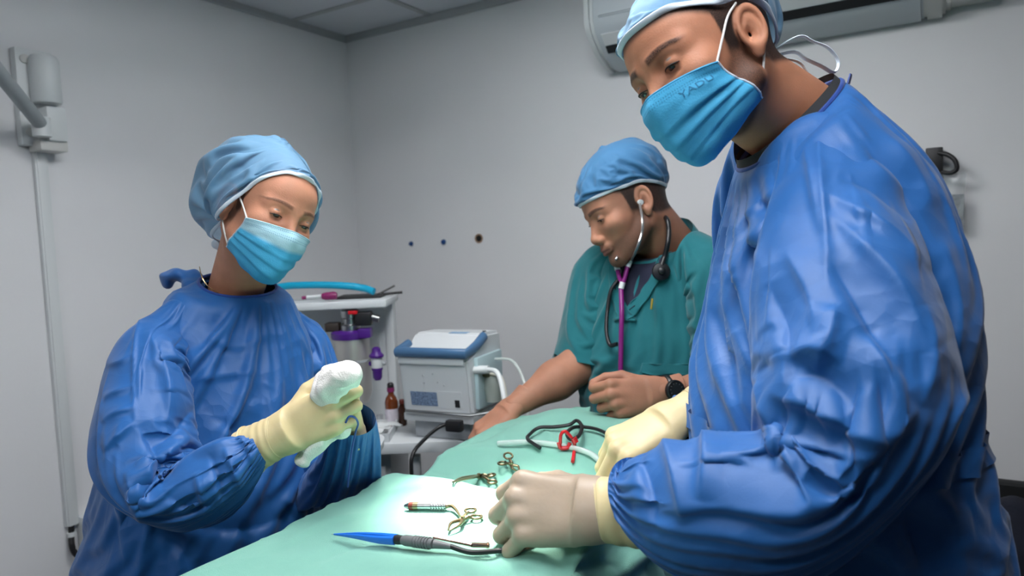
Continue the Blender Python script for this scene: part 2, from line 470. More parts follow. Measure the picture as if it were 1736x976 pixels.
def head_core(p, H):
    """skull + face without ears and neck"""
    q = p.copy(); q[:, 0] = np.abs(q[:, 0]); s = H.get('wide', 1.0)
    q[:, 0] /= s
    d = ell(q, (0, -.018, .030), (.0755, .097, .087))
    d = smin(d, ell(q, (0, .034, .034), (.061, .058, .056)), .03)
    d = smin(d, ell(q, (0, .034, -.036), (.057, .056, .074)), .03)
    jw = H.get('jaw', 1.0)
    d = smin(d, rc(q, (.055*jw, -.002, -.060), (.016, .068, -.100), .014*jw, .015), .03)
    d = smin(d, sph(q, (0, .076, -.102), .0175), .02)
    d = smin(d, ell(q, (.043, .058, -.023), (.021, .021, .017)), .025)
    br = H.get('brow', 1.0)
    d = smin(d, rc(q, (.010, .0815, .0135), (.046, .066, .016), .0115*br, .0095*br), .014)
    d = smax(d, -ell(q, (.032, .099, -.001), (.019, .0185, .0125)), .012)
    d = smin(d, sph(q, (.0325, .0735, .0010), .0138), .003)
    # lids: an almond opening low on the eyeball (the gaze is down) and a crease above
    d = smax(d, -ell(q, (.0325, .0885, -.0043+H.get('eye_z', 0)), (.0118, .0065, H.get('eye_open', .0027))), .0012)
    d = smin(d, rc(q, (.0225, .0835, -.0017), (.0425, .0800, -.0007), .0022, .0020), .002)
    d = smax(d, -rc(q, (.0225, .0895, .0070), (.0435, .0835, .0070), .0014, .0014), .0025)
    d = smax(d, -rc(q, (.0235, .0870, -.0125), (.0405, .0820, -.0120), .0012, .0012), .004)
    n = H.get('nose', 1.0)
    d = smin(d, rc(q, (0, .086, .004), (0, .1035+.004*(n-1), -.035), .0062, .0088), .012)
    d = smin(d, sph(q, (0, .1025+.004*(n-1), -.0385), .0112), .006)
    d = smin(d, ell(q, (.0122, .0955, -.0435), (.0080, .0105, .0085)), .005)
    d = smax(d, -ell(q, (.0066, .0990, -.0515), (.0034, .0060, .0040)), .002)
    d = smin(d, ell(q, (0, .0865, -.065), (.024, .0135, .012)), .012)
    d = smin(d, rc(q, (.004, .0985, -.0675), (.0215, .0880, -.0715), .0048, .0026), .004)
    d = smin(d, rc(q, (0, .0970, -.0775), (.0195, .0880, -.0745), .0058, .0030), .005)
    d = smax(d, -rc(q, (0, .1035, -.0722), (.0235, .0900, -.0728), .0012, .0008), .002)
    return d*s if s < 1 else d
def head_sdf(p, H):
    d = head_core(p, H)
    q = p.copy(); q[:, 0] = np.abs(q[:, 0]); s = H.get('wide', 1.0)
    ec = EARC*np.array([s, 1, 1]); near = np.linalg.norm(q-ec, axis=1) < .06
    if near.any():
        e = np.full(len(d), 1.0); e[near] = ear_sdf(q[near], EARR, ec); d = smin(d, e, .004)
    r = H.get('neck_r', .054); nb = np.array(H['neck_base'])
    k = rc(p, (0, -.028, -.045), nb, r, r*1.05)
    k = smin(k, rc(p, (0, -.045, -.03), nb+(0, -.02, 0), r*.8, r), .02)
    d = smin(d, k, H.get('neck_k', .022))
    for sx in (-1, 1):                               # neck muscles
        d = smin(d, rc(p, (sx*.052, -.028, -.045), nb+np.array([sx*.018, r*.85, -.005]), .010, .009), .014)
    return d
def head_attrs(V, H):
    """beard / brow / lip masks in the head's own coordinates"""
    ax = np.abs(V[:, 0]); y, z = V[:, 1], V[:, 2]
    st = lambda a, b, x: np.clip((x-a)/(b-a), 0, 1)**2*(3-2*np.clip((x-a)/(b-a), 0, 1))
    # brow: a band arching over the eye
    t = np.clip((ax-.012)/.043, 0, 1); zc = .0185+.0065*np.sin(t*math.pi*.75)-.004*t; th = .0064*(1-.5*t)*H.get('brow_w', 1)
    brow = (1-st(.5, 1.15, np.abs(z-zc)/th))*st(.0085, .0150, ax+.25*(z-zc))*(1-st(.052, .062, ax))*(y > .045)
    front = st(-.014, -.002, y)
    beard = st(0, -.022, z-np.interp(y, [-.01, .02, .05, .08], [-.004, -.012, -.040, -.048]))*front*(1-st(.118, .135, -z))
    side = front*(1-st(.016, .026, y))*st(.045, .055, ax)*(1-st(.012, .03, z))
    beard = np.maximum(beard, side*.95)
    cheek = st(.052, .070, y)*st(-.062, -.045, z)*(ax > .016)            # bare cheek beside the nose
    beard *= 1-cheek
    beard *= 1-((y > .090) & (z > -.052)).astype(float)
    lip = (1-st(.6, 1.1, np.sqrt((ax/.023)**2+((z+.0725)/.0095)**2)))*(y > .075)
    lash = 0*(1-st(.0010, .0022, np.abs(z+.0098-.0035*((ax-.032)/.010)**2*0-.02*np.abs(ax-.032))))*(np.abs(ax-.0325) < .0125)*(y > .07)
    hair = 1-st(-.006, .006, hair_line(ax, y, z, H))
    q = V.copy(); q[:, 0] = ax; sw = H.get('wide', 1.0); ed = ear_sdf(q, EARR, EARC*np.array([sw, 1, 1])); earm = st(.0045, .0015, ed)
    hair = hair*(1-earm); beard = beard*(1-earm)
    return dict(brow=brow*H.get('brow_k', 1), beard=beard*H.get('beard', 0), lip=lip, lash=lash, hair=hair*H.get('hair', 1))
def hair_line(ax, y, z, H):
    """>0 on bare skin; <0 on the scalp"""
    lim = np.interp(y, [-.12, -.05, -.03, -.012, .004, .018, .026, .06, .1], [-.050, -.050, -.045, .0, -.020, -.016, .03, .05+H.get('hl', 0), .058+H.get('hl', 0)])
    return lim-z
def make_head(body_parts, H, h=.0019):
    """meshes the head in world space, returns V,F,attrs"""
    zlo = min(-.15, H['neck_base'][2]-.03); ylo = min(-.135, H['neck_base'][1]-.08); yhi = max(.13, H['neck_base'][1]+.08)
    V, F = sdf_mesh(lambda p: head_sdf(p, H), (-.105, ylo, zlo), (.105, yhi, .13), h)
    A = head_attrs(V, H)
    V = V+.0009*A['brow'][:, None]*np.array([0, 1., 0])
    W = to_world(V, H)
    return W, F, A
def to_world(V, H): return H['t']+H['s']*(np.asarray(V, float) @ H['R'].T)
def to_local(W, H): return ((np.asarray(W, float)-H['t'])/H['s']) @ H['R']
def pose(Rcam, tcam, s=1.0):
    return dict(R=CR @ np.array(Rcam, float), t=CAM+CR @ np.array(tcam, float), s=s)
def cast_out(fn, c, D, lo=.03, hi=.2, it=26):
    """distance along rays from an inside point to the surface (outermost crossing by marching in)"""
    a = np.full(len(D), lo); b = np.full(len(D), hi)
    r = b.copy(); done = np.zeros(len(D), bool)
    for _ in range(60):
        d = fn(c+D*r[:, None]); d = np.where(done, 0, d); r = r-np.clip(d, -.004, .01)*.8
    return r
# ------------------------------------------------------------------ where the three heads are
def _mk(fwd, up):
    f = unit(fwd); u = np.asarray(up, float); u = unit(u-f*(u@f)); r = np.cross(f, u)
    return np.stack([-r, f, u], 1)                  # camera axes (right, up, away) are left-handed, so flip
def pose_at(Rcam, s, local, px, py, d):
    """head whose local point shows at a pixel at depth d"""
    H = pose(Rcam, (0, 0, 0), s); H['t'] = P(px, py, d)-s*(H['R'] @ np.array(local)); return H
HS = pose([[-.351, -.815, -.46], [-.258, -.388, .885], [.9, -.429, .074]], (.250, .297, .931), 1.0)
HN = pose_at(_mk((.75, -.22, -.63), (.28, .94, .12)), .97, (0, .082, 0), 493, 372, 1.25)
HV = pose_at(_mk((-.86, -.44, -.24), (-.45, .89, 0)), 1.0, (-.032, .082, 0), 1018, 371, 1.62)
for _H, _nb in ((HS, (1352, 222, .985)), (HN, (404, 492, 1.385)), (HV, (1128, 425, 1.74))):
    _H['neck_base'] = tuple(to_local(P(*_nb), _H))
HS.update(eye_open=.0024, eye_z=-.0008, wide=1.0, jaw=1.03, brow=1.05, nose=1.1, neck_r=.057, beard=.9, brow_k=1, hair=1)
HN.update(hl=.035, eye_open=.0024, brow_w=.75, wide=.95, jaw=.88, brow=.82, nose=.9, neck_r=.046, beard=0, brow_k=.8, hair=1)
HV.update(eye_open=.0018, wide=1.0, jaw=1.02, brow=1.05, nose=1.05, neck_r=.060, beard=.75, brow_k=1, hair=1)
# ------------------------------------------------------------------ hands
FING = dict(index=((.090, .026, .003), (.044, .026, .021), .0098), middle=((.094, .005, .006), (.049, .030, .022), .0100),
            ring=((.088, -.015, .004), (.045, .028, .021), .0095), little=((.079, -.033, -.001), (.035, .021, .018), .0085))
def hand_cones(flex, thumb):
    """local cones: x to the fingers, y to the thumb, z out of the back of the hand"""
    fingers = {}
    for n, (mcp, L, r) in FING.items():
        sp, a1, a2, a3 = flex[n]; mcp = np.array(mcp); p = mcp; ang = 0; out = []
        sp = math.radians(sp); hd = np.array([math.cos(sp), math.sin(sp), 0])
        rr = [r*1.08, r, r*.92, r*.80]
        for k, a in enumerate((a1, a2, a3)):
            ang += math.radians(a); q = p+L[k]*(hd*math.cos(ang)+np.array([0, 0, -1.])*math.sin(ang))
            out.append((p, q, rr[k], rr[k+1])); p = q
        fingers[n] = out
    p = np.array([.024, .022, -.010]); out = []
    for k, dv in enumerate(thumb):
        q = p+unit(dv)*(.044, .034, .027)[k]; out.append((p, q, (.0150, .0118, .0105)[k], (.0118, .0105, .0088)[k])); p = q
    fingers['thumb'] = out
    return fingers
def hand_fn(fingers, infl=0.0, wrist=.07, wr=(.026, .019)):
    def fn(p):
        d = None
        for n, (mcp, L, r) in FING.items():
            c = rc(p, (.004, mcp[1]*.62, -.001), np.array(mcp)+(-.002, 0, -.003), .0150, .0118 if n != 'little' else .0108)
            d = c if d is None else smin(d, c, .012)
        d = smin(d, rc(p, (.028, -.026, -.010), (.062, -.030, -.010), .012, .011), .012)        # heel of the hand
        # wrist: an oval tube
        q = p.copy(); t = np.clip(-q[:, 0]/wrist, 0, 1); yy = q[:, 1]/(wr[0]+.006*t); zz = q[:, 2]/(wr[1]+.008*t)
        w = (np.sqrt(yy*yy+zz*zz)-1)*wr[1]; w = np.maximum(w, np.maximum(q[:, 0]-.012, -wrist-q[:, 0]))
        d = smin(d, w, .016)
        for n, segs in fingers.items():
            f = None
            for k, (a, b, ra, rb) in enumerate(segs):
                c = rc(p, a, b, ra, rb); f = c if f is None else smin(f, c, .003)
            if n == 'thumb': d = smin(d, f, .012)
            else:
                a = segs[0][0]; d = smin(d, rc(p, a+(-.006, 0, -.001), a+(.002, 0, .0), .0100, .0108), .006)
                d = smin(d, f, .0045)
        return d-infl
    return fn
def hand_mesh(fr, side, flex, thumb, scale=1.0, infl=0.0, wrist=.07, h=.0019, wr=(.026, .019)):
    fg = hand_cones(flex, thumb); fn = hand_fn(fg, infl, wrist, wr)
    pts = np.array([s[1] for f in fg.values() for s in f]); lo = np.minimum(pts.min(0)-.02, (-wrist-.01, -.055, -.04)); hi = np.maximum(pts.max(0)+.02, (.11, .06, .035))
    V, F = sdf_mesh(fn, lo, hi, h)
    V = V*scale
    if side == 'L': V = V*np.array([1, -1, 1]); F = F[:, ::-1]
    return V @ fr[1].T+fr[0], F, fg
def hand_pt(fr, side, local, scale=1.0):
    l = np.array(local, float)*scale
    if side == 'L': l[1] *= -1
    return fr[1] @ l+fr[0]

# ------------------------------------------------------------------ value noise
def vnoise(u, v, nu, nv, seed=0, wrapu=True):
    g = np.random.default_rng(seed).normal(size=(nu+1, nv+2))
    if wrapu: g[-1] = g[0]
    x = (u % 1.0)*nu; y = np.clip(v, 0, 1)*nv; i = np.floor(x).astype(int) % nu; j = np.floor(y).astype(int)
    fx = x-np.floor(x); fy = y-np.floor(y); fx = fx*fx*(3-2*fx); fy = fy*fy*(3-2*fy)
    return (g[i, j]*(1-fx)+g[i+1, j]*fx)*(1-fy)+(g[i, j+1]*(1-fx)+g[i+1, j+1]*fx)*fy

# ------------------------------------------------------------------ gown body: rings from neck to hem
def ring_loft(rings, lat, fwd, M, N, ex=2.25):
    """rings: (centre, a, b, tilt_fwd, tilt_lat). Returns X[M,N,3] and dense ring values"""
    c = np.array([r[0] for r in rings])
    p, (a, b, tf, tl), L = resample(c, [[r[k] for r in rings] for k in (1, 2, 3, 4)], M)
    a, b, tf, tl = smooth1(a, 3), smooth1(b, 3), smooth1(tf, 3), smooth1(tl, 3)
    th = np.linspace(0, 2*math.pi, N, endpoint=False); ct, st = np.cos(th), np.sin(th)
    sx = np.sign(ct)*np.abs(ct)**(2/ex); sy = np.sign(st)*np.abs(st)**(2/ex)
    X = p[:, None]+a[:, None, None]*sx[None, :, None]*lat+b[:, None, None]*sy[None, :, None]*fwd
    X[..., 2] += a[:, None]*sx[None]*tl[:, None]+b[:, None]*sy[None]*tf[:, None]
    return X, (p, a, b)
def gown_body(rings, lat, fwd, M=110, N=128, fh=1.03, fa=1.02, steps=60, seed=1, arm_cones=(), inset=.035, bend=.014, noise=.003, grav=.04, pinrows=2, waist=None, maxd=.03):
    X, (p, a, b) = ring_loft(rings, lat, fwd, M, N)
    hoop = np.linalg.norm(np.roll(X, -1, 1)-X, axis=2)*fh
    axial = np.linalg.norm(X[1:]-X[:-1], axis=2)*fa
    cones = []
    for k in range(6, M, 7):
        rr = max(b[k]-inset, .02); e = max(a[k]-inset-rr, 0)
        cones.append((p[k]-lat*e, p[k]+lat*e, rr, rr))
    pin = np.zeros((M, N), bool); pin[:pinrows] = True
    if waist: 
        for k in range(M):
            if abs(p[k][2]-waist[0]) < waist[1]: hoop[k] *= waist[2]
    X = cloth(X, hoop, axial, pin, cones+list(arm_cones), steps=steps, iters=3, seed=seed, bend=bend, noise=noise, grav=grav, maxd=maxd)
    return X, cones, (p, a, b)
def sleeve(pts, rad, M, N, fa=1.08, fh=1.02, cones=(), steps=90, seed=2, bend=.014, noise=.003, grav=.04, gather=1.5, arm_r=.045, pin_end=True, ref=None, squash=1.0, iters=3, maxd=.032):
    p, (r,), L = resample(np.array(pts), [rad], M)
    r = smooth1(r, 2)
    T, Nn, Bn = frames_along(p, ref=ref)
    th = np.linspace(0, 2*math.pi, N, endpoint=False)
    X = p[:, None]+r[:, None, None]*(np.cos(th)[None, :, None]*Nn[:, None]+np.sin(th)[None, :, None]*Bn[:, None]*squash)
    hoop = np.repeat((2*math.pi*r/N*fh)[:, None], N, 1)
    if gather > 1:
        k = max(3, M//9); tail = np.linspace(1, gather, k); rr = r[-k-1]*2*math.pi/N*fh
        hoop[-k:-1] = np.maximum(hoop[-k:-1], np.minimum(rr, hoop[-k:-1]*tail[:-1, None]*1.0)) if k > 1 else hoop[-k:-1]
    axial = np.full((M-1, N), L/(M-1)*fa)
    pin = np.zeros((M, N), bool); pin[:2] = True
    if pin_end: pin[-1:] = True
    q = p[::max(1, M//10)]
    arm = [(q[i], q[i+1], arm_r, arm_r) for i in range(len(q)-1)]
    X = cloth(X, hoop, axial, pin, arm+list(cones), steps=steps, iters=iters, seed=seed, bend=bend, noise=noise, grav=grav, maxd=maxd)
    return X
def upsample(X, wrap=True):
    """four-point interpolation to twice the resolution"""
    X = X.copy(); Y = X.copy(); Y[1:-1] = (X[:-2]+2*X[1:-1]+X[2:])/4
    Y = (np.roll(Y, 1, 1)+2*Y+np.roll(Y, -1, 1))/4 if wrap else Y; X = X*.35+Y*.65
    def up(A, axis, wr):
        A = np.moveaxis(A, axis, 0); n = len(A)
        if wr: a, b, c, d = np.roll(A, 1, 0), A, np.roll(A, -1, 0), np.roll(A, -2, 0); mid = (-a+9*b+9*c-d)/16; out = np.empty((2*n,)+A.shape[1:]); out[0::2] = A; out[1::2] = mid
        else:
            E = np.concatenate([2*A[:1]-A[1:2], A, 2*A[-1:]-A[-2:-1]]); mid = (-E[:-3]+9*E[1:-2]+9*E[2:-1]-E[3:])/16; out = np.empty((2*n-1,)+A.shape[1:]); out[0::2] = A; out[1::2] = mid
        return np.moveaxis(out, 0, axis)
    return up(up(X, 0, False), 1, wrap)
def grid_normals(X, wrap=True):
    du = (np.roll(X, -1, 1)-np.roll(X, 1, 1)) if wrap else np.gradient(X, axis=1); n = np.cross(du, np.gradient(X, axis=0)); n /= np.linalg.norm(n, axis=2, keepdims=True)+1e-12
    if not wrap: return n if n[..., 2].sum() > 0 else -n
    c = X.mean(1, keepdims=True); return n if ((X-c)*n).sum() > 0 else -n
def creases(X, lines, wrap=True, rough=0.0, seed=0):
    """press sharp folds into the cloth; each line: (points as pixel pairs on the side that faces the viewer, height, steep width, gentle width in metres)"""
    n = grid_normals(X, wrap); W = X.reshape(-1, 3); nn = n.reshape(-1, 3)
    c = (W-CAM) @ CR; sx = IMW/2+FPX*c[:, 0]/c[:, 2]; sy = IMH/2-FPX*c[:, 1]/c[:, 2]; facing = ((W-CAM)*nn).sum(1) < 0
    disp = np.zeros(len(W)); mpp = c[:, 2]/FPX
    for pts, amp, w1, w2 in lines:
        q = spline(np.array(pts, float), 8); L = np.r_[0, np.cumsum(np.linalg.norm(np.diff(q, axis=0), axis=1))]
        best = np.full(len(W), 1e9); bs = np.zeros(len(W)); bt = np.zeros(len(W))
        near = facing & (sx > q[:, 0].min()-170) & (sx < q[:, 0].max()+170) & (sy > q[:, 1].min()-170) & (sy < q[:, 1].max()+170)
        P2 = np.stack([sx, sy], 1)[near]; b_ = np.full(len(P2), 1e9); s_ = np.zeros(len(P2)); t_ = np.zeros(len(P2))
        for i in range(len(q)-1):
            d = q[i+1]-q[i]; l2 = d@d; t = np.clip(((P2-q[i])@d)/l2, 0, 1); e = P2-q[i]-t[:, None]*d; dist = np.hypot(e[:, 0], e[:, 1]); k = dist < b_
            b_[k] = dist[k]; s_[k] = np.sign(d[0]*e[k, 1]-d[1]*e[k, 0]); t_[k] = (L[i]+t[k]*math.sqrt(l2))/L[-1]
        dm = b_*mpp[near]; wd = np.where(s_ > 0, w1, w2)
        disp[near] += amp*np.exp(-(dm/wd)**1.25)*np.clip(np.sin(math.pi*np.clip(t_, 0, 1)), 0, 1)**.8
    return (W+nn*disp[:, None]).reshape(X.shape)
def cloth_obj(name, X, m, parent, wrap=True, subsurf=1, flip=False):
    M, N = X.shape[:2]; F = grid_faces(M, N, wrap)
    if flip: F = F[:, ::-1]
    u, v = np.meshgrid(np.arange(M)/(M-1), np.arange(N)/N, indexing='ij')
    return mesh_obj(name, X.reshape(-1, 3), F, m, parent, subsurf=subsurf, uv=np.stack([v.ravel(), u.ravel()], 1))

# ------------------------------------------------------------------ cap
def make_cap(H, edge, extra_vol, off=.004, ripple=1.05, N=128, M=44, seed=3, steps=40, nz=.0015, bend=.05, grav=.01, maxd=.012):
    """edge: [(azimuth deg from the front toward the person's right, z)], extra_vol: ellipsoids for the hair under the cap"""
    def vol(p):
        d = head_core(p, H)
        for c, r in extra_vol: d = smin(d, ell(p, c, r), .03)
        return d
    a = np.linspace(0, 2*math.pi, N, endpoint=False); az = np.degrees(a)
    e = sorted(edge); ea = np.array([x[0] for x in e]+[e[0][0]+360.]); ez = np.array([x[1] for x in e]+[e[0][1]])
    ze = np.interp(az, ea, ez)
    for _ in range(4): ze = (np.roll(ze, 1)+2*ze+np.roll(ze, -1))/4
    c = np.array([0, -.016, .030]); el = np.arctan2(ze-c[2], np.sqrt((.075*np.sin(a))**2+(.098*np.cos(a))**2))
    s = np.linspace(0, .985, M); X = np.zeros((M, N, 3))
    for k in range(M):
        ang = el+(math.pi/2-el)*s[k]
        D = np.stack([np.cos(ang)*np.sin(a)*.80, np.cos(ang)*np.cos(a), np.sin(ang)*.93], 1); D /= np.linalg.norm(D, axis=1, keepdims=True)
        o = off*min(1, .25+s[k]*6)
        r = cast_out(lambda p: vol(p)-o, c, D, hi=.21); X[k] = c+D*r[:, None]
    X[0] = X[0]+(X[0]-X[1])*.0
    W = to_world(X.reshape(-1, 3), H).reshape(M, N, 3)
    hoop = np.linalg.norm(np.roll(W, -1, 1)-W, axis=2); axial = np.linalg.norm(W[1:]-W[:-1], axis=2)
    pr = np.clip(np.linspace(0, 1, M)*8, 0, 1)
    hoop = hoop*(1+(ripple-1)*pr[:, None]*1.6); axial = axial*ripple
    pin = np.zeros((M, N), bool); pin[:2] = True; pin[-1] = True
    ctr = [(to_world(np.array([0, -.012, .032]), H), to_world(np.array([0, .012, .032]), H), .072, .068)]
    def ex(Y):
        q = to_local(Y, H); return Y
    W = cloth(W, hoop, axial, pin, ctr, steps=steps, iters=3, seed=seed, noise=nz, bend=bend, grav=grav, maxd=maxd)
    q = to_local(W.reshape(-1, 3), H); e = 1e-4
    for _ in range(6):                                     # keep the cloth outside hair and skin
        d = vol(q); k = d < .0025
        if not k.any(): break
        g = np.stack([vol(q[k]+np.eye(3)[i]*e)-d[k] for i in range(3)], 1)/e; g /= np.linalg.norm(g, axis=1, keepdims=True)+1e-9
        q[k] += g*(.0028-d[k])[:, None]
    return to_world(q, H).reshape(M, N, 3)
def cap_objs(W, H, m, mband, parent, band_r=.0030, flat=1.35):
    cap = cloth_obj('surgical_cap', W, m, parent, subsurf=1)
    E = W[0]; V, F = tube_mesh(E, band_r, 8, closed=True, flat=.55, ref=None)
    # band: a flat strip standing along the edge
    up = W[2]-W[0]; up /= np.linalg.norm(up, axis=1, keepdims=True); out = E-to_world(np.array([0, -.015, .03]), H); out /= np.linalg.norm(out, axis=1, keepdims=True)
    a = np.linspace(0, 2*math.pi, 10, endpoint=False)
    V = (E[:, None]+up[:, None]*(np.sin(a)[None, :, None]*band_r*flat+band_r*.6)+out[:, None]*(np.cos(a)[None, :, None]*band_r*.55+.0008)).reshape(-1, 3)
    n = len(E); F = [(i*10+j, i*10+(j+1) % 10, ((i+1) % n)*10+(j+1) % 10, ((i+1) % n)*10+j) for i in range(n) for j in range(10)]
    b = mesh_obj('cap_band', V, F, mband, cap); tag(b, 'white elastic edge band')
    return cap

# ------------------------------------------------------------------ mask
def make_mask(H, C, S, U=56, Vn=48, pleat=.0022, push=.0028, bulge=.25):
    C = np.array(C, float); S = np.array(S, float)
    tv = np.linspace(0, 1, Vn)
    def samp(p):
        q = spline(p, 12); L = np.r_[0, np.cumsum(np.linalg.norm(np.diff(q, axis=0), axis=1))]; t = tv*L[-1]
        return np.stack([np.interp(t, L, q[:, k]) for k in range(3)], 1)
    c, s = samp(C), samp(S)
    u = np.linspace(-1, 1, U); au = np.abs(u)
    ctrl = np.stack([s[:, 0]*.92, c[:, 1]*.80+s[:, 1]*.20, (c[:, 2]+s[:, 2])/2], 1)
    B0, B1, B2 = (1-au)**2, 2*au*(1-au), au**2
    X = c[:, None]*B0[None, :, None]+ctrl[:, None]*B1[None, :, None]+s[:, None]*B2[None, :, None]
    X[..., 0] *= np.sign(u)[None]
    X = X.reshape(-1, 3); e = 1e-4
    for _ in range(12):
        d = head_core(X, H)
        g = np.stack([head_core(X+np.eye(3)[k]*e, H)-d for k in range(3)], 1)/e; g /= np.linalg.norm(g, axis=1, keepdims=True)+1e-9
        X = X+g*np.clip(push-d, 0, .006)[:, None]
    X = X.reshape(Vn, U, 3)
    Y = X.copy()
    for _ in range(3): Y[1:-1] = (Y[:-2]+2*Y[1:-1]+Y[2:])/4; Y[:, 1:-1] = (Y[:, :-2]+2*Y[:, 1:-1]+Y[:, 2:])/4
    X = Y
    du = np.gradient(X, axis=1); dv = np.gradient(X, axis=0); n = np.cross(dv, du); n /= np.linalg.norm(n, axis=2, keepdims=True)+1e-9
    n *= np.sign((n*(X-np.array([0, .03, -.06]))).sum(2, keepdims=True))
    vv = tv[:, None]+.05*np.abs(u)[None]**2*0
    f = ((vv-.26)/.155) % 1.0; prof = np.where(f < .82, f/.82, (1-f)/.18)
    win = ((vv > .26) & (vv < .26+.155*3)).astype(float)
    edge = np.clip((1-np.abs(u))*9, 0, 1)[None]*.6+.4
    wr = vnoise((u*.5+.5)[None]+0*tv[:, None], tv[:, None]+0*u[None], 7, 9, 5, False)*.0011
    X = X+n*(prof*win*pleat*edge+wr*np.clip((1-np.abs(u))*4, 0, 1)[None]*np.clip(vv*6, 0, 1))[..., None]
    return X, n, tv, u
def mask_objs(H, X, m, mtrim, mloop, parent, loops, trim_r=.0016, group=None):
    Vn, U = X.shape[:2]; W = to_world(X.reshape(-1, 3), H)
    uu, vv = np.meshgrid(np.linspace(-1, 1, U), np.linspace(0, 1, Vn))
    # two layers so that the mask has thickness
    F = grid_faces(Vn, U, False)
    o = mesh_obj('face_mask', W, F, m, parent, uv=np.stack([uu.ravel(), vv.ravel()], 1))
    sd = o.modifiers.new('thick', 'SOLIDIFY'); sd.thickness = .0014; sd.offset = 0
    Wg = W.reshape(Vn, U, 3)
    for side in (0, -1):
        t = MB().tube(Wg[:, side], trim_r, 8, ref=(0, 0, 1)); b = t.build('edge_binding', mtrim, o, smooth=True)
    t = MB().tube(Wg[0], trim_r*.8, 8); t.build('nose_wire_edge', m, o, smooth=True)
    for lp in loops:
        t = MB().tube(to_world(spline(lp, 8), H), .0015, 8); t.build('ear_loop', mloop, o, smooth=True)
    return o
# ------------------------------------------------------------------ materials for the people
def fabric(name, col, rough=.55, sheen=.15, crumple=.25, weave=.12, transl=.0, var=.04, cscale=16.0):
    m = mat(name, col, rough, spec=.45, sheen=sheen, var=var, vscale=14)
    nt = m.node_tree; b = nt.nodes['Principled BSDF']; tc = nt.nodes.new('ShaderNodeTexCoord')
    v = nt.nodes.new('ShaderNodeTexVoronoi'); v.inputs['Scale'].default_value = 900
    # crushed, faceted creases: warped cells whose slopes meet in sharp lines
    wn = nt.nodes.new('ShaderNodeTexNoise'); wn.inputs['Scale'].default_value = cscale*.5; wn.inputs['Detail'].default_value = 1
    wv = nt.nodes.new('ShaderNodeVectorMath'); wv.operation = 'MULTIPLY_ADD'; wv.inputs[1].default_value = (.10, .10, .10)
    nt.links.new(tc.outputs['Object'], wn.inputs['Vector']); nt.links.new(wn.outputs['Color'], wv.inputs[0]); nt.links.new(tc.outputs['Object'], wv.inputs[2])
    c1 = nt.nodes.new('ShaderNodeTexVoronoi'); c1.inputs['Scale'].default_value = cscale; c2 = nt.nodes.new('ShaderNodeTexVoronoi'); c2.inputs['Scale'].default_value = cscale*2.7
    nt.links.new(wv.outputs[0], c1.inputs['Vector']); nt.links.new(wv.outputs[0], c2.inputs['Vector'])
    mk = nt.nodes.new('ShaderNodeTexNoise'); mk.inputs['Scale'].default_value = 7; nt.links.new(tc.outputs['Object'], mk.inputs['Vector'])
    mr_ = nt.nodes.new('ShaderNodeMapRange'); mr_.inputs[1].default_value = .42; mr_.inputs[2].default_value = .62; mr_.inputs[3].default_value = .15; mr_.inputs[4].default_value = 1; nt.links.new(mk.outputs['Fac'], mr_.inputs[0])
    ad = nt.nodes.new('ShaderNodeMath'); ad.operation = 'MULTIPLY_ADD'; ad.inputs[1].default_value = .35
    nt.links.new(c2.outputs['Distance'], ad.inputs[0]); nt.links.new(c1.outputs['Distance'], ad.inputs[2])
    mu = nt.nodes.new('ShaderNodeMath'); mu.operation = 'MULTIPLY'; nt.links.new(ad.outputs[0], mu.inputs[0]); nt.links.new(mr_.outputs[0], mu.inputs[1])
    nt.links.new(tc.outputs['Object'], v.inputs['Vector'])
    b1 = nt.nodes.new('ShaderNodeBump'); b1.inputs['Strength'].default_value = crumple; b1.inputs['Distance'].default_value = .02
    b2 = nt.nodes.new('ShaderNodeBump'); b2.inputs['Strength'].default_value = weave; b2.inputs['Distance'].default_value = .0006
    nt.links.new(mu.outputs[0], b1.inputs['Height']); nt.links.new(v.outputs['Distance'], b2.inputs['Height'])
    nt.links.new(b1.outputs[0], b2.inputs['Normal']); nt.links.new(b2.outputs[0], b.inputs['Normal'])
    if transl:
        tr = nt.nodes.new('ShaderNodeBsdfTransparent'); ms = nt.nodes.new('ShaderNodeMixShader'); ms.inputs[0].default_value = transl
        out = nt.nodes['Material Output']; nt.links.new(b.outputs[0], ms.inputs[1]); nt.links.new(tr.outputs[0], ms.inputs[2]); nt.links.new(ms.outputs[0], out.inputs[0])
    return m
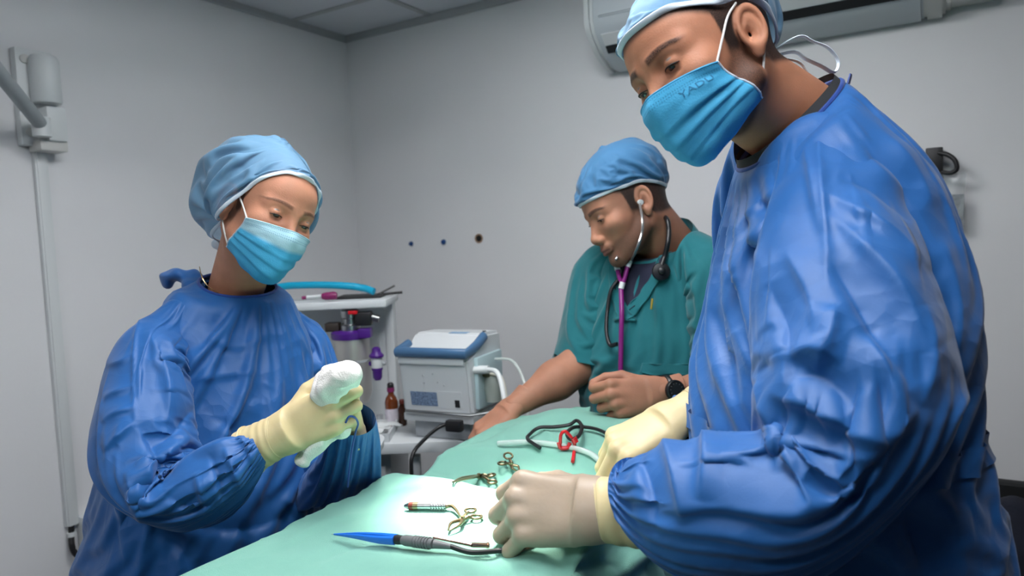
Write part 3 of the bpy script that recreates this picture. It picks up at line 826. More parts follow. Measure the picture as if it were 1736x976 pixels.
def mask_mat(name, col, top=None):
    m = mat(name, col, .75, bump=.25, bscale=500, var=.05, vscale=60)
    nt = m.node_tree; b = nt.nodes['Principled BSDF']; at = nt.nodes.new('ShaderNodeAttribute'); at.attribute_name = 'guv'
    sx = nt.nodes.new('ShaderNodeSeparateXYZ'); nt.links.new(at.outputs['Vector'], sx.inputs[0])
    def mth(op, a, bb=None):
        n = nt.nodes.new('ShaderNodeMath'); n.operation = op
        for k, x in enumerate((a, bb)):
            if x is None: continue
            if isinstance(x, (int, float)): n.inputs[k].default_value = x
            else: nt.links.new(x, n.inputs[k])
        return n.outputs[0]
    dash = mth('GREATER_THAN', mth('SINE', mth('MULTIPLY', sx.outputs[0], 190.0)), 0.0)
    rows = None
    for v0 in (.035, .095, .125):                       # stitched lines of the nose-wire pocket
        r = mth('LESS_THAN', mth('ABSOLUTE', mth('SUBTRACT', sx.outputs[1], v0)), .008); rows = r if rows is None else mth('MAXIMUM', rows, r)
    fac = mth('MULTIPLY', mth('MULTIPLY', rows, dash), .45)
    src = b.inputs['Base Color'].links[0].from_socket; nt.links.remove(b.inputs['Base Color'].links[0])
    if top:
        mr_ = nt.nodes.new('ShaderNodeMapRange'); mr_.inputs[1].default_value = .24; mr_.inputs[2].default_value = .30; mr_.inputs[3].default_value = 1; mr_.inputs[4].default_value = 0; nt.links.new(sx.outputs[1], mr_.inputs[0])
        m1 = nt.nodes.new('ShaderNodeMix'); m1.data_type = 'RGBA'; nt.links.new(mr_.outputs[0], m1.inputs['Factor']); nt.links.new(src, m1.inputs[6]); m1.inputs[7].default_value = (*srgb(top), 1); src = m1.outputs[2]
    m2 = nt.nodes.new('ShaderNodeMix'); m2.data_type = 'RGBA'; nt.links.new(fac, m2.inputs['Factor']); nt.links.new(src, m2.inputs[6]); m2.inputs[7].default_value = (*srgb((20, 96, 140)), 1)
    nt.links.new(m2.outputs[2], b.inputs['Base Color'])
    return m
m_gown = fabric('blue gown fabric', (22, 88, 154), .52, crumple=.34, cscale=13)
m_gown2 = fabric('deep blue gown trim', (20, 60, 135), .55)
m_cap = fabric('pale blue cap fabric', (94, 142, 176), .7, transl=.28, crumple=.12)
m_cap2 = fabric('mid blue cap fabric', (54, 112, 156), .75, transl=.15, crumple=.12)
m_band = mat('white elastic', (206, 218, 228), .8, bump=.3, bscale=900)
m_loop = mat('white cord', (222, 222, 218), .8, bump=.3, bscale=1500)
m_teal = fabric('teal scrubs cotton', (4, 98, 106), .85, sheen=.2, crumple=.12, weave=.25)
m_navy = mat('navy undershirt', (28, 30, 52), .9, bump=.2, bscale=900)
m_latex = mat('latex glove', (206, 188, 144), .45, spec=.4, bump=.12, bscale=120, var=.04, vscale=30, sss=.15, sssr=(1, .7, .4), sssc=.006)
m_latex_shade = mat('latex glove shaded', (168, 149, 130), .42, spec=.45, bump=.1, bscale=140, var=.04, vscale=30, sss=.12, sssr=(1, .7, .4), sssc=.006)  # same latex, with the shade on his left hand put into the colour
m_trouser = mat('dark trousers', (32, 50, 92), .9)
m_shoe = mat('clog', (60, 70, 90), .6)
def skin_mat(name, col, beardc, browc, hairc, lipc, beard_n=.5):
    m = mat(name, col, .58, spec=.3, bump=.16, bscale=420, var=.09, vscale=30, sss=.15, sssc=.006)
    attr_mix(m, 'lip', lipc)
    attr_mix(m, 'beard', beardc, beard_n, 900)
    attr_mix(m, 'hair', hairc, .15, 700)
    attr_mix(m, 'brow', browc, .35, 900)
    attr_mix(m, 'lash', (26, 18, 16))
    return m
m_skinS = skin_mat('surgeon skin', (170, 116, 89), (50, 37, 32), (36, 27, 24), (38, 30, 28), (160, 98, 86), .25)
m_skinN = skin_mat('nurse skin', (188, 132, 105), (0, 0, 0), (78, 52, 42), (84, 58, 46), (176, 106, 98))
m_skinV = skin_mat('anaesthetist skin', (168, 118, 95), (62, 46, 40), (42, 32, 28), (44, 36, 34), (166, 104, 94), .3)

def join_parts(parts):
    """parts: list of (V,F,attrs|None) -> one V,F,attrs"""
    V = []; F = []; keys = ('beard', 'brow', 'lip', 'lash', 'hair'); A = {k: [] for k in keys}; b = 0
    for v, f, a in parts:
        V.append(v); F.append(f+b); b += len(v)
        for k in keys: A[k].append(a[k] if a is not None else np.zeros(len(v)))
    return np.vstack(V), np.vstack(F), {k: np.concatenate(A[k]) for k in keys}
def coarse_body(cones, h=.012, k=.03):
    ab = np.array([c[0] for c in cones]+[c[1] for c in cones]); lo = ab.min(0)-.2; hi = ab.max(0)+.2
    def fn(p):
        d = None
        for a, b, ra, rb in cones:
            c = rc(p, a, b, ra, rb); d = c if d is None else smin(d, c, k)
        return d
    V, F = sdf_mesh(fn, lo, hi, h); return relax(V, F, 2, .5), F, None
def legs(hip, lat, fwd, lean=(0, 0, 0)):
    """hip centre -> leg cones down to the floor"""
    out = []
    for s in (-1, 1):
        h = hip+lat*.085*s; kn = np.array([h[0]+fwd[0]*.02, h[1]+fwd[1]*.02, .50]); an = np.array([h[0], h[1], .09])
        out += [(h, kn, .082, .056), (kn, an, .055, .04)]
    return out
def shoes(hip, lat, fwd, parent):
    for s in (-1, 1):
        h = hip+lat*.085*s; c = np.array([h[0], h[1], 0.0])
        R = np.stack([lat, fwd, UP], 1)
        def fn(p):
            d = rc(p, (0, -.04, .045), (0, .15, .038), .042, .036); d = smin(d, rc(p, (0, -.03, .06), (0, 0, .085), .04, .044), .03)
            return smax(d, .002-p[:, 2], .006)
        V, F = sdf_mesh(fn, (-.07, -.12, -.01), (.07, .22, .15), .008)
        mesh_obj('clog', V @ R.T+c, F, m_shoe, parent)
def glove_objs(name, fr, side, flex, thumb, m, parent, scale=1.0, mc=None, wrist=.075, cuff=(.03, .075), roll=.003, wr=(.028, .021), label=None):
    V, F, fg = hand_mesh(fr, side, flex, thumb, scale, .0008, wrist, wr=wr)
    V = relax(V, F, 2, .4)
    g = mesh_obj(name, V, F, m, parent)
    if cuff is None: return g, fg
    # the turned cuff: a thin sleeve a little proud of the wrist, with ripples and a rolled end
    n = 40; a = np.linspace(0, 2*math.pi, n, endpoint=False); X = []
    L = np.linspace(-cuff[0], -cuff[1], 14)
    for k, x in enumerate(L):
        t = np.clip(-x/wrist, 0, 1); ry = wr[0]+.006*t+.0022+.0009*math.sin(k*1.9); rz = wr[1]+.008*t+.0022+.0009*math.sin(k*1.9+.5)
        if k == 0: ry -= .0016; rz -= .0016
        if k == len(L)-1: ry += .0012; rz += .0012
        X.append(np.stack([np.full(n, x)+.006*np.cos(a+.7)*(k == 0)+.004*np.cos(a+.7), ry*np.cos(a), rz*np.sin(a)], 1))
    X = np.array(X)*scale
    if side == 'L': X = X*np.array([1, -1, 1])
    W = X @ fr[1].T+fr[0]
    c = mesh_obj('glove_cuff', W.reshape(-1, 3), grid_faces(len(L), n), mc or m, g, subsurf=1)
    MB().tube(W[-1], .0022, 8, closed=True).build('rolled_rim', mc or m, g, smooth=True)
    MB().tube(W[0], .0011, 8, closed=True).build('cuff_edge', mc or m, g, smooth=True)
    return g, fg
def lashes(H, parent, m):
    for s in (-1, 1):
        c = np.array([s*.0325*H['wide'], .0735, .0010]); r = .0131; n = 28; gz = unit([s*.05, .80, -.60])
        th, ph = np.meshgrid(np.linspace(0, math.pi, n), np.linspace(0, 2*math.pi, n, endpoint=False), indexing='ij')
        D = np.stack([np.sin(th)*np.cos(ph), np.cos(th), np.sin(th)*np.sin(ph)], -1).reshape(-1, 3)
        co = D @ gz; iris = np.clip((co-.86)/.03, 0, 1); pup = np.clip((co-.975)/.01, 0, 1)
        mesh_obj('eyeball', to_world(c+D*r, H), grid_faces(n, n), m_eye, parent, attrs=dict(iris=iris, pupil=pup))
        w_ = H['wide']; pts = to_world([(s*.0205*w_, .0835, -.0040), (s*.026*w_, .0882, -.0026), (s*.0325*w_, .0892, -.0021), (s*.039*w_, .0868, -.0023), (s*.0455*w_, .0800, -.0036)], H)
        MB().tube(spline(pts, 6), [.0003, .0009, .0011, .0012, .0005], 6).build('eyelashes', m, parent, smooth=True)
m_lash = mat('dark lashes', (24, 18, 16), .7)
m_eye = mat('eyeball', (136, 122, 114), .2)
attr_mix(m_eye, 'iris', (52, 34, 24)); attr_mix(m_eye, 'pupil', (8, 6, 6))
T0 = __import__('time').time()
def tick(s): print('TIME', s, round(__import__('time').time()-T0, 1))

# ================================================================== the surgeon on the right
S_lat = unit(CV(.10, 0, -1)*np.array([1, 1, 0])); S_fwd = np.cross(UP, S_lat); S_fwd = S_fwd if S_fwd @ CV(-1, 0, 0) > 0 else -S_fwd
# S_lat points to his left side (toward the camera)
sc = P(1440, 976, .95)
surgeon = thing('person', (sc[0], sc[1], 0), 'bearded man in blue gown, pale blue cap and mask, leaning over the table at right', 'person', 'surgical team')
hipS = P(1440, 940, .95)
Sh_L = P(1418, 325, .84); El_L = P(1478, 740, .715); Wr_L = P(1006, 862, .873)
Sh_R = P(1290, 320, 1.12); El_R = P(1330, 640, 1.16); Wr_R = P(1140, 712, 1.035)
ring = lambda px, py, d, a, b, tf=0, tl=0: (P(px, py, d), a, b, tf, tl)
S_rings = [ring(1336, 214, .965, .074, .062, -.92, 0), ring(1342, 228, .96, .092, .074, -.80, 0), ring(1364, 262, .955, .140, .098, -.50, 0), ring(1386, 318, .95, .184, .122, -.26, 0),
           ring(1396, 430, .945, .200, .146, -.05, 0), ring(1396, 560, .94, .204, .156, 0, 0), ring(1390, 690, .935, .196, .156, 0, 0), ring(1406, 800, .935, .206, .166, 0, 0), ring(1420, 976, .93, .216, .172, 0, 0)]
_z = S_rings[-1][0][2]
for k, (dz, a, b) in enumerate(((.25, .225, .178), (.55, .235, .185))): S_rings.append((S_rings[8][0]-UP*dz, a, b, 0, 0))
armL = [(P(1424, 400, .82), El_L, .036, .036), (El_L, Wr_L, .036, .022)]
armR = [(Sh_R, El_R, .042, .036), (El_R, Wr_R, .036, .022)]
V1, F1, A1 = make_head(None, HS)
nbS = P(1352, 222, .985); chestS = P(1395, 430, .95)
bodyc = [(P(1372, 290, .96), chestS, .07, .10), (P(1410, 385, .87), P(1345, 385, 1.06), .045, .045), (chestS, hipS, .12, .12), (hipS+S_lat*.07, hipS-S_lat*.07, .11, .11)]+armL+armR+legs(hipS, S_lat, S_fwd)
V, F, A = join_parts([(V1, F1, A1), coarse_body(bodyc)])
bS = mesh_obj('body', V, F, m_skinS, surgeon, attrs=A)
lashes(HS, bS, m_lash)
tick('surgeon head')
X, conesS, _ = gown_body(S_rings, S_lat, S_fwd, M=120, N=160, fh=1.06, fa=1.05, steps=90, seed=4)
S_fold = [([(1231, 484), (1290, 410), (1360, 346)], .010, .006, .022), ([(1222, 540), (1270, 440), (1330, 330)], .008, .006, .020), ([(1236, 420), (1280, 360), (1350, 300)], .007, .005, .018), ([(1240, 557), (1262, 600), (1286, 649)], .009, .006, .02), ([(1205, 520), (1230, 600), (1240, 680)], -.008, .006, .02),
    ([(1470, 200), (1540, 270), (1590, 350)], .008, .006, .02), ([(1460, 230), (1535, 330), (1585, 430)], -.012, .007, .025), ([(1560, 480), (1600, 560), (1630, 650)], .010, .006, .025), ([(1600, 400), (1612, 520), (1600, 640)], .009, .006, .02), ([(1520, 720), (1590, 740), (1625, 720)], -.008, .006, .02),
    ([(1540, 740), (1590, 830), (1640, 976)], .010, .006, .03), ([(1480, 800), (1540, 880), (1570, 976)], -.014, .008, .03), ([(1420, 860), (1500, 930), (1540, 990)], .012, .006, .03), ([(1330, 890), (1350, 940), (1345, 990)], -.012, .006, .02), ([(1260, 890), (1270, 940), (1262, 990)], .012, .006, .02)]
X = creases(upsample(X), S_fold)
gS = cloth_obj('surgical_gown', X, m_gown, surgeon, subsurf=0); tag(gS, 'creased blue surgical gown')
MB().tube(X[0], .0035, 8, closed=True).build('neck_binding', m_gown2, gS, smooth=True)
tick('surgeon gown')
ctS = [(P(1400, 300, .95), P(1410, 700, .94), .10, .13)]
XL_ = sleeve([P(1385, 258, .925), Sh_L, P(1428, 450, .785), P(1446, 610, .735), P(1450, 738, .715), P(1370, 806, .722), P(1230, 824, .755), P(1140, 830, .795), P(1108, 838, .815), P(1086, 846, .83)],
             [.056, .086, .098, .099, .100, .096, .090, .086, .078, .050], 136, 120, fa=1.11, fh=1.03, cones=ctS, steps=110, seed=5, gather=1.7, maxd=.042)
L_fold = [([(1384, 200), (1396, 337), (1405, 502)], .006, .005, .006), ([(1405, 365), (1516, 484), (1571, 594)], .013, .007, .028), ([(1396, 328), (1479, 383), (1575, 460)], .011, .006, .024), ([(1400, 430), (1470, 540), (1540, 660)], -.011, .007, .026), ([(1364, 240), (1378, 320), (1390, 400)], .008, .005, .016),
    ([(1330, 420), (1372, 500), (1385, 570)], .009, .006, .022), ([(1300, 480), (1330, 560), (1345, 640)], -.010, .006, .022), ([(1304, 660), (1390, 700), (1500, 764)], .016, .007, .026), ([(1330, 640), (1390, 640), (1450, 690)], -.014, .008, .020), ([(1378, 631), (1410, 575), (1420, 520)], .012, .006, .02), ([(1300, 615), (1369, 594), (1430, 610)], .011, .006, .018),
    ([(1470, 560), (1510, 650), (1530, 740)], .010, .006, .024), ([(1420, 800), (1480, 770), (1550, 690)], .010, .006, .022), ([(1280, 650), (1310, 720), (1320, 800)], .013, .006, .022), ([(1180, 700), (1200, 770), (1190, 850)], .012, .006, .020), ([(1110, 720), (1140, 790), (1160, 888)], .012, .006, .018), ([(1080, 760), (1100, 830), (1110, 900)], -.009, .005, .016), ([(1340, 800), (1420, 840), (1490, 830)], -.009, .006, .02),
    ([(1560, 520), (1575, 600), (1560, 690)], .008, .005, .018), ([(1420, 300), (1480, 320), (1540, 380)], -.008, .006, .018), ([(1440, 250), (1500, 300), (1550, 350)], .008, .005, .016)]
XL_ = creases(upsample(XL_), L_fold)
sl = cloth_obj('sleeve', XL_, m_gown, gS, subsurf=0)
XR_ = sleeve([P(1330, 262, 1.03), Sh_R, P(1310, 480, 1.15), El_R, P(1255, 690, 1.12), P(1175, 715, 1.06), P(1150, 720, 1.045)],
             [.075, .085, .090, .085, .075, .062, .04], 70, 72, fa=1.08, cones=[], steps=60, seed=6)
cloth_obj('sleeve', XR_, m_gown, gS)
tick('surgeon sleeves')
# left hand: back of the hand to the camera, fingers curled down
frL = frame_of(Wr_L, CV(-.090, -.008, .045), CV(-.34, .48, -.72))
flexL = dict(index=(-14, 36, 45, 25), middle=(-21, 38, 52, 30), ring=(-27, 38, 60, 35), little=(-33, 34, 72, 45))
glove_objs('glove', frL, 'L', flexL, [(.8, .35, -.45), (.85, .1, -.5), (.8, -.1, -.6)], m_latex_shade, surgeon, 1.12, mc=m_latex, wrist=.08, cuff=(.006, .078), wr=(.032, .027))
frR = frame_of(Wr_R, CV(-.90, -.42, -.25), CV(-.35, .80, -.45))
glove_objs('glove', frR, 'R', dict(index=(4, 40, 45, 25), middle=(0, 45, 50, 30), ring=(-4, 50, 55, 30), little=(-9, 52, 60, 30)), [(.8, .35, -.45), (.85, .1, -.5), (.8, -.1, -.6)], m_latex, surgeon, 1.02)
# cap, mask
W = make_cap(HS, [(0, .062), (40, .056), (75, .034), (92, .034), (112, .016), (140, -.020), (180, -.036), (220, -.020), (248, .016), (268, .034), (285, .034), (320, .056)],
             [((0, -.045, .055), (.078, .085, .080))], off=.007, ripple=1.06, seed=11)
capS = cap_objs(W, HS, m_cap, m_band, surgeon)
Xm, nm, tv, uu = make_mask(HS, [(0, .1105, -.020), (0, .1165, -.042), (0, .1140, -.070), (0, .1075, -.098), (0, .092, -.122), (0, .064, -.127)],
                [(.0665, .052, -.028), (.0655, .040, -.046), (.063, .024, -.061), (.058, .010, -.074), (.0535, -.002, -.086)])
m_maskS = mask_mat('blue mask fabric', (62, 160, 204))
mkS = mask_objs(HS, Xm, m_maskS, m_band, m_loop, surgeon, [[(s*.066, .051, -.029), (s*.0735, .030, -.004), (s*.0765, .008, .018), (s*.080, -.012, .030)] for s in (-1, 1)]+[[(s*.0545, .002, -.083), (s*.066, -.010, -.060), (s*.074, -.022, -.036)] for s in (-1, 1)])
shoes(hipS, S_lat, S_fwd, surgeon)
# dark collar of the shirt under the gown, gown tab, waist tie, cap ties
rg = ring_loft([(P(1328, 199, .969), .067, .060, -.92, 0), (P(1333, 209, .967), .071, .062, -.92, 0), (P(1345, 236, .96), .088, .070, -.8, 0)], S_lat, S_fwd, 8, 96)[0]
mesh_obj('shirt_collar', rg.reshape(-1, 3), grid_faces(8, 96), mat('charcoal shirt', (30, 32, 36), .9, bump=.3, bscale=900), surgeon)
_bk = X[:40, int(X.shape[1]*.75)]; _i = int(np.argmin(np.abs(_bk[:, 2]-P(1446, 165, .96)[2]))); tb0 = _bk[_i]
MB().tube(spline([tb0-UP*.008, tb0+UP*.010-S_fwd*.004, tb0+UP*.030-S_fwd*.010], 6), [.006, .007, .0055], 10, flat=.35).build('neck_tab', m_gown2, gS, smooth=True)
kz = int(np.argmin(np.abs(X.mean(1)[:, 2]-P(1600, 712, .95)[2])))
Vw = []
for r_ in (0, 1, 2, 3):
    e = X[kz-4+r_*2]; c = e.mean(0); o_ = e-c; o_[:, 2] = 0; o_ /= np.linalg.norm(o_, axis=1, keepdims=True); Vw.append(e+o_*.004)
Vw = np.array(Vw); mesh_obj('waist_tie', Vw.reshape(-1, 3), grid_faces(4, Vw.shape[1]), m_gown, gS, subsurf=1)
for pts in ([P(1200, 880, .80), P(1185, 930, .79), P(1200, 990, .79)], [P(1225, 880, .79), P(1250, 930, .775), P(1235, 1000, .78)]):
    MB().tube(spline(pts, 8), .011, 10, flat=.18).build('tie_end', m_gown2, gS, smooth=True)
n0 = W[0][int(np.argmin(to_local(W[0], HS)[:, 1]))]; nd = float((n0-CAM) @ _f); ty_ = lambda px, py, o=0.0: P(px, py, nd+o)
MB().tube(spline([n0, ty_(1352, 62), ty_(1378, 70), ty_(1405, 82, .01), ty_(1421, 105, .015), ty_(1414, 123, .015), ty_(1392, 112, .01), ty_(1366, 100), ty_(1345, 88), n0-UP*.004], 6), .0042, 8, flat=.35).build('cap_tie', m_band, capS, smooth=True)
MB().tube(spline([n0-UP*.003, ty_(1352, 104), ty_(1372, 128), ty_(1394, 148)], 6), .0038, 8, flat=.35).build('cap_tie', m_band, capS, smooth=True)
# printed word on the mask
def mask_text(txt, X, n, H, u0, v0, size, asp, rot, m, parent):
    cu = bpy.data.curves.new('t', 'FONT'); cu.body = txt; cu.size = 1.0; cu.align_x = 'CENTER'; cu.align_y = 'CENTER'; cu.resolution_u = 3
    o = bpy.data.objects.new('t', cu); COL.objects.link(o); bpy.context.view_layer.update()
    me = bpy.data.meshes.new_from_object(o.evaluated_get(bpy.context.evaluated_depsgraph_get())); bpy.data.objects.remove(o)
    Vn, U = X.shape[:2]; out = []
    for v in me.vertices:
        x, y = -v.co.x*math.cos(rot)-v.co.y*math.sin(rot), v.co.x*math.sin(rot)+v.co.y*math.cos(rot)
        fu = ((u0+x*size)*.5+.5)*(U-1); fv = (v0-y*size*asp)*(Vn-1); i, j = int(fv), int(fu); a, b = fv-i, fu-j
        out.append((X[i, j]*(1-a)*(1-b)+X[i+1, j]*a*(1-b)+X[i, j+1]*(1-a)*b+X[i+1, j+1]*a*b)+n[i, j]*.0012)
    mesh_obj('printed_word', to_world(np.array(out), H), [tuple(p.vertices) for p in me.polygons], m, parent, smooth=False)
mask_text('YADU', Xm, nm, HS, -.60, .185, .17, .62, 0.0, mat('grey print', (34, 110, 150), .8), mkS)
tick('surgeon done')
# ================================================================== the nurse on the left
N_fwd = unit(CV(.70, 0, -.71)*np.array([1, 1, 0])); N_lat = np.cross(N_fwd, UP)     # N_lat points to her right
nc = P(345, 976, 1.36)
nurse = thing('person', (nc[0], nc[1], 0), 'woman in blue gown and bouffant cap holding white gauze, standing left of the table', 'person', 'surgical team')
hipN = P(345, 960, 1.36)
NSh_R = P(246, 588, 1.215); NEl_R = P(262, 836, 1.10); NWr_R = P(482, 733, 1.105)
NSh_L = P(528, 580, 1.47); NEl_L = P(560, 812, 1.40); NWr_L = P(602, 738, 1.19)
N_rings = [ring(404, 482, 1.375, .070, .062, -.35, 0), ring(402, 492, 1.372, .090, .075, -.30, 0), ring(396, 512, 1.365, .140, .090, -.22, 0), ring(388, 552, 1.36, .178, .112, -.1, 0),
           ring(378, 650, 1.36, .188, .142, 0, 0), ring(362, 760, 1.36, .200, .168, 0, 0), ring(350, 870, 1.36, .212, .185, 0, 0), ring(346, 976, 1.36, .222, .192, 0, 0)]
for dz, a, b in ((.25, .235, .20), (.5, .25, .21)): N_rings.append((N_rings[7][0]-UP*dz, a, b, 0, 0))
narmR = [(NSh_R, NEl_R, .034, .028), (NEl_R, NWr_R, .028, .018)]; narmL = [(NSh_L, NEl_L, .034, .028), (NEl_L, NWr_L, .028, .018)]
V1, F1, A1 = make_head(None, HN)
chestN = P(380, 640, 1.36)
bodyc = [(P(400, 540, 1.38), chestN, .06, .09), (P(310, 600, 1.29), P(470, 600, 1.42), .045, .045), (chestN, hipN, .10, .11), (hipN+N_lat*.07, hipN-N_lat*.07, .11, .11)]+narmR+narmL+legs(hipN, N_lat, N_fwd)
V, F, A = join_parts([(V1, F1, A1), coarse_body(bodyc)])
bN = mesh_obj('body', V, F, m_skinN, nurse, attrs=A); lashes(HN, bN, m_lash)
X, conesN, _ = gown_body(N_rings, N_lat, N_fwd, M=110, N=144, fh=1.06, fa=1.05, steps=80, seed=14)
N_fold = [([(308, 648), (386, 637), (440, 628)], .006, .004, .02), ([(299, 520), (304, 560), (308, 600)], .006, .004, .014), ([(425, 676), (426, 695), (425, 712)], .004, .003, .02), ([(330, 560), (400, 590), (470, 560)], .005, .005, .02), ([(500, 560), (520, 610), (515, 680)], .008, .005, .018), ([(350, 700), (420, 740), (500, 735)], -.007, .005, .02),
    ([(151, 802), (185, 806), (215, 800)], .005, .003, .016), ([(160, 760), (200, 850), (215, 960)], .010, .005, .025), ([(250, 900), (300, 930), (330, 980)], -.009, .006, .025), ([(420, 870), (430, 920), (420, 980)], .007, .005, .02), ([(300, 880), (400, 900), (500, 870)], -.010, .008, .025), ([(480, 840), (510, 880), (530, 930)], .009, .005, .02)]
X = creases(upsample(X), N_fold)
gN = cloth_obj('surgical_gown', X, m_gown, nurse, subsurf=0); tag(gN, 'blue surgical gown')
MB().tube(X[0], .003, 8, closed=True).build('neck_binding', m_gown2, gN, smooth=True)
ctN = [(P(385, 560, 1.36), P(360, 860, 1.36), .09, .13)]
XA = sleeve([P(312, 548, 1.29), NSh_R, P(238, 690, 1.15), P(246, 800, 1.10), P(290, 838, 1.085), P(350, 810, 1.08), P(392, 787, 1.082), P(418, 772, 1.086), P(440, 760, 1.092)],
            [.048, .072, .082, .082, .078, .070, .064, .048, .024], 110, 96, fa=1.10, fh=1.03, cones=ctN, steps=110, seed=15, gather=1.6, arm_r=.036)
A_fold = [([(262, 500), (232, 560), (227, 640), (229, 735)], .005, .003, .004), ([(174, 676), (205, 664), (229, 654)], .007, .004, .012), ([(172, 716), (200, 700), (232, 690)], .007, .004, .012), ([(176, 765), (205, 738), (228, 715)], .008, .004, .014), ([(180, 620), (205, 615), (228, 600)], .006, .004, .012), ([(250, 560), (280, 640), (285, 720)], .010, .005, .02), ([(235, 720), (262, 770), (275, 830)], -.010, .005, .02),
    ([(222, 866), (262, 790), (325, 740)], .014, .005, .022), ([(215, 800), (225, 850), (240, 890)], .008, .004, .016), ([(250, 760), (300, 730), (330, 690)], -.010, .005, .018), ([(290, 800), (350, 765), (420, 740)], .009, .005, .018), ([(380, 760), (395, 800), (408, 832)], .009, .004, .014), ([(355, 770), (372, 815), (380, 850)], -.008, .004, .014), ([(330, 800), (340, 840), (345, 875)], .008, .004, .014), ([(280, 840), (320, 860), (370, 850)], -.008, .005, .018), ([(400, 740), (420, 760), (428, 790)], .006, .003, .010)]
XA = creases(upsample(XA), A_fold)
cloth_obj('sleeve', XA, m_gown, gN, subsurf=0)
XB = sleeve([P(470, 550, 1.43), NSh_L, P(548, 690, 1.44), P(558, 800, 1.38), P(568, 815, 1.33), P(588, 778, 1.255), P(598, 738, 1.20), P(602, 710, 1.172)],
            [.045, .066, .076, .074, .072, .064, .054, .034], 80, 80, fa=1.08, cones=ctN, steps=80, seed=16, arm_r=.034)
cloth_obj('sleeve', XB, m_gown, gN)
nfR = frame_of(NWr_R, CV(.86, .46, -.02), CV(.05, .10, -1))
nflex = dict(index=(4, 38, 78, 40), middle=(1, 44, 80, 45), ring=(-3, 50, 80, 45), little=(-8, 54, 78, 45))
glove_objs('glove', nfR, 'R', nflex, [(.72, .52, -.35), (.9, .15, -.35), (.92, -.05, -.3)], m_latex, nurse, .95, wrist=.075, cuff=(.010, .062), wr=(.032, .029))
nfL = frame_of(NWr_L, CV(-.12, .95, -.10), CV(.85, .15, .45))
glove_objs('glove', nfL, 'L', dict(index=(4, 45, 70, 40), middle=(0, 50, 70, 40), ring=(-3, 55, 70, 40), little=(-8, 60, 70, 40)), [(.75, .5, -.35), (.9, .1, -.35), (.9, -.1, -.3)], m_latex, nurse, .85, wrist=.022, cuff=None, wr=(.020, .016))
W = make_cap(HN, [(0, .086), (25, .080), (50, .048), (75, -.004), (95, -.040), (120, -.066), (150, -.086), (180, -.094), (210, -.086), (240, -.066), (265, -.040), (285, -.004), (310, .048), (335, .080)],
             [((0, -.066, .056), (.088, .088, .082)), ((0, -.10, -.005), (.07, .050, .075)), ((.078, -.018, 0), (.012, .03, .04)), ((-.078, -.018, 0), (.012, .03, .04))], off=.010, ripple=1.08, seed=21, maxd=.016)
capN = cap_objs(W, HN, m_cap, m_band, nurse)
Xm, nm, tv, uu = make_mask(HN, [(0, .1085, -.020), (0, .1140, -.042), (0, .1120, -.068), (0, .106, -.098), (0, .088, -.122), (0, .058, -.128)],
                [(.0640, .054, -.026), (.0630, .042, -.044), (.060, .026, -.061), (.054, .010, -.076), (.048, -.004, -.086)])
m_maskN = mask_mat('pale blue mask fabric', (66, 166, 208), (166, 206, 218))
mask_objs(HN, Xm, m_maskN, m_band, m_loop, nurse, [[(s*.064, .053, -.027), (s*.068, .030, -.006), (s*.073, .008, .012)] for s in (-1, 1)]+[[(s*.049, .0, -.083), (s*.062, -.008, -.060), (s*.070, -.016, -.040)] for s in (-1, 1)])
shoes(hipN, N_lat, N_fwd, nurse)
kn = to_world(np.array([0, -.126, -.088]), HN)
def knotf(p): return smin(ell(p, kn, (.013, .010, .010)), ell(p, kn+np.array([.006, .004, -.008]), (.007, .007, .007)), .006)
Vk, Fk = sdf_mesh(knotf, kn-.03, kn+.03, .002); mesh_obj('cap_knot', Vk, Fk, m_band, capN)
# bunched ties of the gown at her nape
bt = P(302, 466, 1.43)
def tieb(p):
    d = ell(p, bt, (.034, .030, .012)); d = smin(d, ell(p, P(322, 470, 1.42), (.03, .022, .012)), .015); d = smin(d, ell(p, P(285, 474, 1.43), (.014, .014, .018)), .012); d = smin(d, ell(p, P(335, 484, 1.40), (.03, .03, .016)), .015)
    q = p*70; return d+.003*np.sin(q[:, 0]*1.3+q[:, 1]*2)*np.sin(q[:, 2]*1.7)
Vk, Fk = sdf_mesh(tieb, bt-.09, bt+.09, .0035); mesh_obj('neck_tie', Vk, Fk, m_gown, gN)
ck = [P(338, 452, 1.33), P(342, 468, 1.315), P(352, 484, 1.312), P(372, 498, 1.315)]
tag(MB().tube(spline(ck, 8), .0009, 6).build('necklace', mat('gold chain', (226, 196, 140), .25, metal=1.0), smooth=True), 'thin gold chain on the neck of the woman', 'necklace')
lp = [P(586, 716, 1.095), P(592, 706, 1.09), P(602, 708, 1.10), P(607, 718, 1.115), P(603, 732, 1.125), P(597, 760, 1.135), P(592, 800, 1.15), P(590, 825, 1.165)]
tag(MB().tube(spline(lp, 8), .0017, 8).build('suture_thread', m_gown2, smooth=True), 'loop of dark blue thread trailing from the hands of the woman', 'thread')
tick('nurse done')
